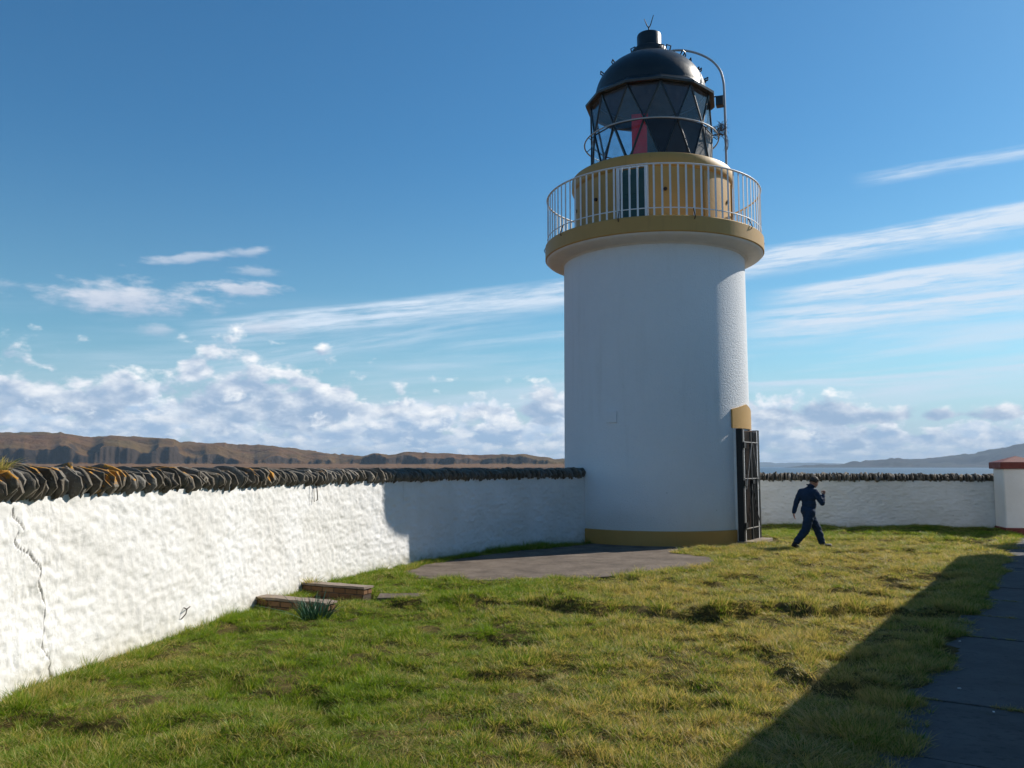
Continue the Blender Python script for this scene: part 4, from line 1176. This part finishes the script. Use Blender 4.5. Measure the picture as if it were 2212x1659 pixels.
# ------------------------------------------------------------------ walking person
def fuse(bm, voxel, iters, mat, name, root):
    me = bpy.data.meshes.new(name); bm.to_mesh(me); bm.free()
    o = bpy.data.objects.new('fusing', me); COL.objects.link(o)
    rm = o.modifiers.new('r', 'REMESH'); rm.mode = 'VOXEL'; rm.voxel_size = voxel; rm.use_smooth_shade = True
    sm = o.modifiers.new('s', 'SMOOTH'); sm.factor = 0.5; sm.iterations = iters
    dg = bpy.context.evaluated_depsgraph_get(); dg.update()
    m2 = bpy.data.meshes.new_from_object(o.evaluated_get(dg)); bpy.data.objects.remove(o)
    m2.name = name; m2.materials.clear(); m2.materials.append(mat)
    m2.polygons.foreach_set('use_smooth', [True] * len(m2.polygons))
    return link(bpy.data.objects.new(name, m2), root)
def ell(bm, c, r3, rot=None, seg=24):
    ret = bmesh.ops.create_uvsphere(bm, u_segments=seg, v_segments=seg // 2, radius=1)
    c = Vector(c)
    for v in ret['verts']:
        p = Vector((v.co.x * r3[0], v.co.y * r3[1], v.co.z * r3[2]))
        v.co = (rot @ p if rot is not None else p) + c
def limb(bm, pts, rads, n=14):
    pts = [Vector(p) for p in pts]
    for p, r_ in zip(pts, rads): ell(bm, p, (r_, r_, r_), None, n)
    for p, q, r0, r1 in zip(pts[:-1], pts[1:], rads[:-1], rads[1:]):
        d = (q - p); L = d.length
        if L < 1e-6: continue
        ret = bmesh.ops.create_cone(bm, cap_ends=True, cap_tris=False, segments=n, radius1=r0, radius2=r1, depth=L)
        qt = d.to_track_quat('Z', 'Y').to_matrix()
        for v in ret['verts']: v.co = qt @ v.co + (p + q) / 2

def build_person():
    root = empty('person', (7.10, 20.4, -0.01), 0, 'person in a navy boiler suit striding right with one fist raised to the face', 'person')
    J = dict(pel=(-.04, 0, .93), wst=(-.01, 0, 1.08), chest=(-.03, 0, 1.27), upch=(-.02, 0, 1.38), nk=(.03, 0, 1.46), nk2=(.075, 0.0, 1.55),
             shL=(-.160, .10, 1.36), elL=(-.275, .13, 1.11), wrL=(-.34, .12, .86),
             shR=(.105, -.11, 1.36), elR=(.235, -.19, 1.12), wrR=(.30, -.10, 1.30),
             hipL=(-.04, .075, .89), knL=(.19, .10, .51), anL=(.32, .11, .13),
             hipR=(-.02, -.075, .89), knR=(-.15, -.10, .47), anR=(-.395, -.10, .17))
    def lp(a, b, t): return tuple(np.array(J[a]) * (1 - t) + np.array(J[b]) * t)
    lat = (Vector(J['shR']) - Vector(J['shL'])); lat.z = 0; lat.normalize(); fwd = Vector((-lat.y, lat.x, 0))
    TR = Matrix((lat, fwd, Vector((0, 0, 1)))).transposed()
    # --- body: trunk, neck, limbs, hands and head fused into one skin
    bm = bmesh.new()
    ell(bm, J['chest'], (.160, .105, .19), TR); ell(bm, J['wst'], (.14, .105, .17), TR); ell(bm, J['pel'], (.15, .115, .13), TR)
    limb(bm, [J['upch'], J['nk'], J['nk2']], [.085, .060, .058])
    for s_ in 'LR':
        limb(bm, [J['upch'], J['sh' + s_], lp('sh' + s_, 'el' + s_, .5), J['el' + s_], lp('el' + s_, 'wr' + s_, .4), J['wr' + s_]], [.07, .058, .048, .040, .038, .027])
        limb(bm, [J['pel'], J['hip' + s_], lp('hip' + s_, 'kn' + s_, .5), J['kn' + s_], lp('kn' + s_, 'an' + s_, .35), J['an' + s_]], [.09, .088, .075, .056, .054, .038])
    def hand(w, fw, up, curl, side):
        w, fw, up = Vector(w), Vector(fw).normalized(), Vector(up); up = (up - fw * up.dot(fw)).normalized(); la = fw.cross(up)
        HR = Matrix((fw, la, up)).transposed()
        ell(bm, w + fw * .048, (.052, .042, .019), HR, 16)
        limb(bm, [w - fw * .02, w + fw * .03], [.026, .024], 10)
        for o_, L in ((-.031, .070), (-.010, .080), (.011, .075), (.031, .060)):
            p = w + fw * .078 + la * o_; P_ = [p - fw * .02, p]; a = 0
            for seg in range(3):
                a += curl * (0.75 if seg == 0 else 1.0); L_ = L * (.45, .32, .23)[seg]
                p = p + (fw * math.cos(a) - up * math.sin(a)) * L_; P_.append(p)
            limb(bm, P_, [.0105, .0105, .0098, .0090, .0078], 10)
        p = w + fw * .02 + la * (-.026 * side); P_ = [p]
        for d_, L_ in (((fw * .6 - la * side * .8 - up * .2), .038), ((fw * .9 - la * side * .3 - up * .5 * min(1, curl)), .032), ((fw * .8 + la * side * .25 - up * .7 * min(1, curl)), .026)):
            p = p + d_.normalized() * L_; P_.append(p)
        limb(bm, P_, [.015, .0125, .011, .009], 10)
    hand(J['wrL'], (-.02, .0, -1), (-.9, .3, 0), 0.42, 1)
    hand(J['wrR'], (.40, .15, .9), (.8, .4, -.4), 1.35, -1)
    hc = Vector((.130, 0, 1.605)); HM = Matrix.Rotation(R(26), 3, 'Z') @ Matrix.Rotation(R(24), 3, 'Y')
    def ball(c, r3, seg=20): ell(bm, HM @ Vector(c) + hc, r3, HM, seg)
    ball((-.005, 0, .015), (.100, .080, .100), 28); ball((.035, 0, -.055), (.066, .060, .070)); ball((.072, 0, -.098), (.026, .030, .024), 12)
    ball((.106, 0, -.028), (.018, .014, .028), 12); ball((.112, 0, -.042), (.015, .018, .013), 12); ball((.078, 0, .018), (.022, .056, .016), 14)
    ball((.092, 0, -.072), (.012, .024, .006), 12); ball((.090, 0, -.084), (.012, .020, .007), 12)
    for sy in (-1, 1):
        ball((-.005, sy * .081, -.022), (.020, .012, .034), 14); ball((.072, sy * .036, -.034), (.024, .024, .022), 12); ball((.088, sy * .031, -.002), (.010, .013, .009), 12)
    fuse(bm, 0.0062, 2, M['skin'], 'body', root)
    # --- boiler suit, a loose layer over trunk and limbs
    bm = bmesh.new()
    ell(bm, J['chest'], (.195, .138, .215), TR); ell(bm, J['wst'], (.172, .140, .20), TR); ell(bm, J['pel'], (.180, .148, .17), TR); ell(bm, (-.02, 0, 1.375), (.17, .11, .095), TR)
    ell(bm, (-.02, 0, .83), (.155, .125, .13), TR)
    limb(bm, [J['upch'], J['nk'], (.05, 0, 1.50)], [.11, .085, .076])
    for s_ in 'LR':
        limb(bm, [J['upch'], J['sh' + s_], lp('sh' + s_, 'el' + s_, .5), J['el' + s_], lp('el' + s_, 'wr' + s_, .5), lp('el' + s_, 'wr' + s_, .90)], [.10, .084, .074, .066, .060, .048])
        limb(bm, [J['pel'], J['hip' + s_], lp('hip' + s_, 'kn' + s_, .5), J['kn' + s_], lp('kn' + s_, 'an' + s_, .5), lp('kn' + s_, 'an' + s_, .86)], [.13, .130, .118, .098, .090, .078])
    suit = fuse(bm, 0.010, 7, M['suit'], 'boiler_suit', root); m3 = suit.data
    nn = [v.normal.copy() for v in m3.vertices]
    for v, n_ in zip(m3.vertices, nn):
        f = mnoise.noise(Vector((v.co.x * 7, v.co.y * 7, v.co.z * 16))) * 0.010 + mnoise.noise(v.co * 24) * 0.004
        if v.co.z < 0.78: f += math.sin(v.co.z * 62 + v.co.x * 30 + mnoise.noise(v.co * 8) * 3) * 0.0035
        v.co = v.co + n_ * f
    obj('collar', MB().tube([(.040 + .082 * math.cos(a), .082 * math.sin(a), 1.515 - .03 * math.cos(a)) for a in np.linspace(-2.7, 2.7, 18)], .018, 8), M['suit'], root, 60)
    # --- hair: cap over crown, back and sides
    bm = bmesh.new(); bmesh.ops.create_uvsphere(bm, u_segments=40, v_segments=24, radius=1)
    kill = []
    for v in bm.verts:
        c = v.co.copy()
        if (c.x > 0.45 and c.z < 0.30) or c.z < -0.60 or (c.x > 0.12 and c.z < -0.12): kill.append(v)
        lump = 1 + 0.08 * mnoise.noise(c * 3.5) + 0.06 * mnoise.noise(c * 9)
        v.co = HM @ Vector((c.x * .122 * lump - .008, c.y * .100 * lump, c.z * .116 * lump + .022)) + hc
    bmesh.ops.delete(bm, geom=kill, context='VERTS')
    bmesh.ops.solidify(bm, geom=list(bm.faces), thickness=0.014)
    hme = bpy.data.meshes.new('hair'); bm.to_mesh(hme); bm.free(); hme.materials.append(M['hair'])
    hme.polygons.foreach_set('use_smooth', [True] * len(hme.polygons))
    link(bpy.data.objects.new('hair', hme), root)
    # --- boots
    def boot(an, ang, yawd):
        rt = Matrix.Rotation(R(yawd), 3, 'Z') @ Matrix.Rotation(R(ang), 3, 'Y'); bm = bmesh.new()
        T = lambda p: rt @ Vector(p) + Vector(an)
        limb(bm, [T((0, 0, .10)), T((-.01, 0, .02)), T((-.03, 0, -.055))], [.056, .052, .044])
        limb(bm, [T((-.03, 0, -.055)), T((.07, 0, -.055)), T((.15, 0, -.068)), T((.19, 0, -.070))], [.044, .048, .040, .030])
        bmesh.ops.create_cube(bm, size=1.0, matrix=Matrix.Translation(T((.075, 0, -.095))) @ (rt.to_4x4()) @ Matrix.Diagonal((.27, .085, .022, 1)))
        fuse(bm, 0.008, 3, M['shoe'], 'boot', root)
    boot(J['anL'], -14, 10); boot(J['anR'], 30, 14)
    for s_ in 'LR':
        a = Vector(J['an' + s_]); k_ = (Vector(J['kn' + s_]) - a).normalized()
        obj('ankle_band', MB().tube([a + k_ * .02, a + k_ * .075], [.066, .072], 16), M['cuff'], root, 60)
build_person()

# ------------------------------------------------------------------ grass
def build_grass():
    src = []
    specs = [(30, 0.055, 0.022, 0.055, 0.0048, 0.85, 0.9), (34, 0.060, 0.020, 0.050, 0.0046, 1.0, 1.1), (28, 0.050, 0.025, 0.068, 0.0046, 0.75, 0.8), (26, 0.065, 0.020, 0.046, 0.0050, 1.3, 1.2),
             (32, 0.060, 0.020, 0.052, 0.0044, 0.95, 1.0), (18, 0.045, 0.045, 0.105, 0.0042, 0.6, 0.9), (34, 0.07, 0.014, 0.036, 0.0048, 1.1, 1.0)]
    for i, (n, r, h0, h1, w, spd, fl) in enumerate(specs):
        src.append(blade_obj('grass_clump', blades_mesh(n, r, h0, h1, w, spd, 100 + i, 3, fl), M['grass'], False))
    pts = []
    def scatter(n, x0, x1, y0, y1):
        return rng.uniform(x0, x1, n), rng.uniform(y0, y1, n)
    P = []
    for (y0, y1, dens) in ((2.5, 9.0, 760), (9.0, 14.0, 600), (14.0, 20.0, 430), (20.0, 27.8, 340)):
        x0, x1 = -5.0, min(15.5, y1 * 0.72 + 1.5)
        n = int((x1 - x0) * (y1 - y0) * dens)
        P.append(np.stack(scatter(n, x0, x1, y0, y1), 1))
    P = np.vstack(P); x, y = P[:, 0], P[:, 1]
    lw = curve_sd(x, y, LW); rw = curve_sd(x, y, RW); a = poly_sd(x, y, APRON); pd = path_d(x, y)
    edge_n = (fbm(x * 2.2, y * 2.2, 3, 31) - 0.5) * 0.5
    keep = (lw > 0.03) & (a > edge_n * 0.7 - 0.03) & (pd > path_edge(x, y) * 1.0 - 0.02)
    keep &= ((rw > 0.04) | (x < 5.0)) & ~((rw < 0.04) & (rw > -3) & (y > 24.5))
    keep &= np.hypot(x - TOWER[0], y - TOWER[1]) > 2.56
    # strip of turf between the wall foot and the apron
    strip = (lw > 0.03) & (lw < 0.32 + edge_n * 0.5) & (y > 15) & (y < 21.6) & (np.hypot(x - TOWER[0], y - TOWER[1]) > 2.56)
    keep |= strip
    keep &= (x / np.maximum(y, .1) < 0.75) & (y < 27.6)
    # no turf in front of the gate or on the gravel track
    keep &= ~((np.hypot(x - 6.25, y - 22.4) < 0.75))
    tt = (x - PATH0[0]) * U[0] + (y - PATH0[1]) * U[1]
    keep &= ~((tt > 25.4) & (pd < 0.1))
    for (cx_, cy_, rz) in ((-3.47, 11.98, BR), (-3.22, 13.42, BR)):
        lx = (x - cx_) * math.cos(rz) + (y - cy_) * math.sin(rz); ly = -(x - cx_) * math.sin(rz) + (y - cy_) * math.cos(rz)
        keep &= ~((lx > -0.02) & (lx < 1.32) & (np.abs(ly) < 0.125))
    keep &= ~((x > -1.95) & (x < -1.3) & (y > 12.6) & (y < 12.95))
    x, y, lw, a, pd, rw = x[keep], y[keep], lw[keep], a[keep], pd[keep], rw[keep]
    patch = fbm(x * 1.25, y * 1.25, 4, 41); fine = fbm(x * 4, y * 4, 2, 42); bare = fbm(x * 1.9 + 9, y * 1.9, 3, 44)
    k2 = rng.random(len(x)) > sstep(0.58, 0.70, bare) * 0.75
    x, y, lw, a, pd, patch, fine, rw = [v[k2] for v in (x, y, lw, a, pd, patch, fine, rw)]
    z = lawn_z(x, y) - 0.006
    z = np.where(lw < 0.35, np.maximum(z, 0.02), z)
    n = len(x)
    s = 0.45 + 0.50 * sstep(0.35, 0.65, patch) + 0.75 * sstep(0.42, 0.75, fine) + rng.uniform(-.1, .15, n)
    yc_ = 11.55 + (x - 0.5) * -0.12 + (fbm(x * 0.8, x * 0 + 2.0, 3, 11) - 0.5) * 0.9
    s = s + 1.1 * np.exp(-((y - yc_ - 0.30) / 0.20) ** 2) * sstep(0.35, 0.65, fine) * sstep(-1.5, -0.3, x)
    s = s + 0.75 * np.exp(-(lw / 0.22) ** 2) + 0.3 * np.exp(-((pd - 0.15) / 0.25) ** 2) + 0.25 * np.exp(-(np.maximum(a, 0) / 0.2) ** 2)
    far = sstep(9, 22, y); sxy = (0.95 + 0.55 * far) * rng.uniform(.85, 1.2, n)
    sz = s * rng.uniform(.85, 1.2, n) * (1.0 + 0.10 * far)
    V = np.stack([x, y, z], 1)
    # moss and grass in the joints of the path
    jp = []
    for k_ in (0, 1, 2, 3, 4, 5):
        t0 = 1.88 + (k_ - 1) * 1.58 + 0.0
        for q in rng.uniform(0.0, 2.0, 130 if k_ < 2 else 60):
            if vnoise(np.array([q * 3.0]), np.array([k_ * 7.7]), 3)[0] > 0.42:
                p = PATH0 + U * (t0 + rng.normal(0, 0.012)) - NL * q; jp.append((p[0], p[1], 0.030))
    jp = np.array(jp); V = np.vstack([V, jp]); m_ = len(jp)
    sxy = np.concatenate([sxy, rng.uniform(.4, .7, m_)]); sz = np.concatenate([sz, rng.uniform(.25, .5, m_)])
    N_ = len(V)
    me = bpy.data.meshes.new('grass'); me.vertices.add(N_); me.vertices.foreach_set('co', V.astype(np.float32).ravel())
    rot = np.stack([rng.normal(0.0, .14, N_), rng.normal(-0.10, .14, N_), rng.uniform(0, 2 * PI, N_)], 1)
    at = me.attributes.new('rot', 'FLOAT_VECTOR', 'POINT'); at.data.foreach_set('vector', rot.astype(np.float32).ravel())
    at = me.attributes.new('scl', 'FLOAT_VECTOR', 'POINT'); at.data.foreach_set('vector', np.stack([sxy, sxy, sz], 1).astype(np.float32).ravel())
    lush = np.concatenate([sstep(0.45, 0.7, patch), np.zeros(m_)])
    idx = np.where(rng.random(N_) < 0.12 * lush + 0.02, 5, np.where(rng.random(N_) < 0.25 * (1 - lush), 6, rng.integers(0, 5, N_)))
    at = me.attributes.new('idx', 'INT', 'POINT'); at.data.foreach_set('value', idx.astype(np.int32))
    me.materials.append(M['grass']); me.update()
    go = link(bpy.data.objects.new('grass', me)); tag(go, 'rough tussocky green and straw coloured grass of the lawn', 'grass', None, 'stuff')
    g = bpy.data.node_groups.new('grass_scatter', 'GeometryNodeTree')
    g.interface.new_socket('Geometry', in_out='INPUT', socket_type='NodeSocketGeometry'); g.interface.new_socket('Geometry', in_out='OUTPUT', socket_type='NodeSocketGeometry')
    nd, lk = g.nodes, g.links
    gi = nd.new('NodeGroupInput'); gout = nd.new('NodeGroupOutput'); iop = nd.new('GeometryNodeInstanceOnPoints'); jn = nd.new('GeometryNodeJoinGeometry')
    for o in src:
        oi = nd.new('GeometryNodeObjectInfo'); oi.transform_space = 'ORIGINAL'; oi.inputs['Object'].default_value = o; oi.inputs['As Instance'].default_value = False
        g2i = nd.new('GeometryNodeGeometryToInstance'); lk.new(oi.outputs['Geometry'], g2i.inputs[0]); lk.new(g2i.outputs[0], jn.inputs[0])
    def attr(n_, ty):
        a_ = nd.new('GeometryNodeInputNamedAttribute'); a_.data_type = ty; a_.inputs[0].default_value = n_
        return [s_ for s_ in a_.outputs if s_.enabled and s_.name == 'Attribute'][0]
    e2r = nd.new('FunctionNodeEulerToRotation'); lk.new(attr('rot', 'FLOAT_VECTOR'), e2r.inputs[0])
    lk.new(gi.outputs[0], iop.inputs['Points']); lk.new(jn.outputs[0], iop.inputs['Instance']); iop.inputs['Pick Instance'].default_value = True
    lk.new(attr('idx', 'INT'), iop.inputs['Instance Index']); lk.new(e2r.outputs[0], iop.inputs['Rotation']); lk.new(attr('scl', 'FLOAT_VECTOR'), iop.inputs['Scale'])
    lk.new(iop.outputs[0], gout.inputs[0])
    md = go.modifiers.new('scatter', 'NODES'); md.node_group = g
    print('grass clumps', N_)
build_grass()
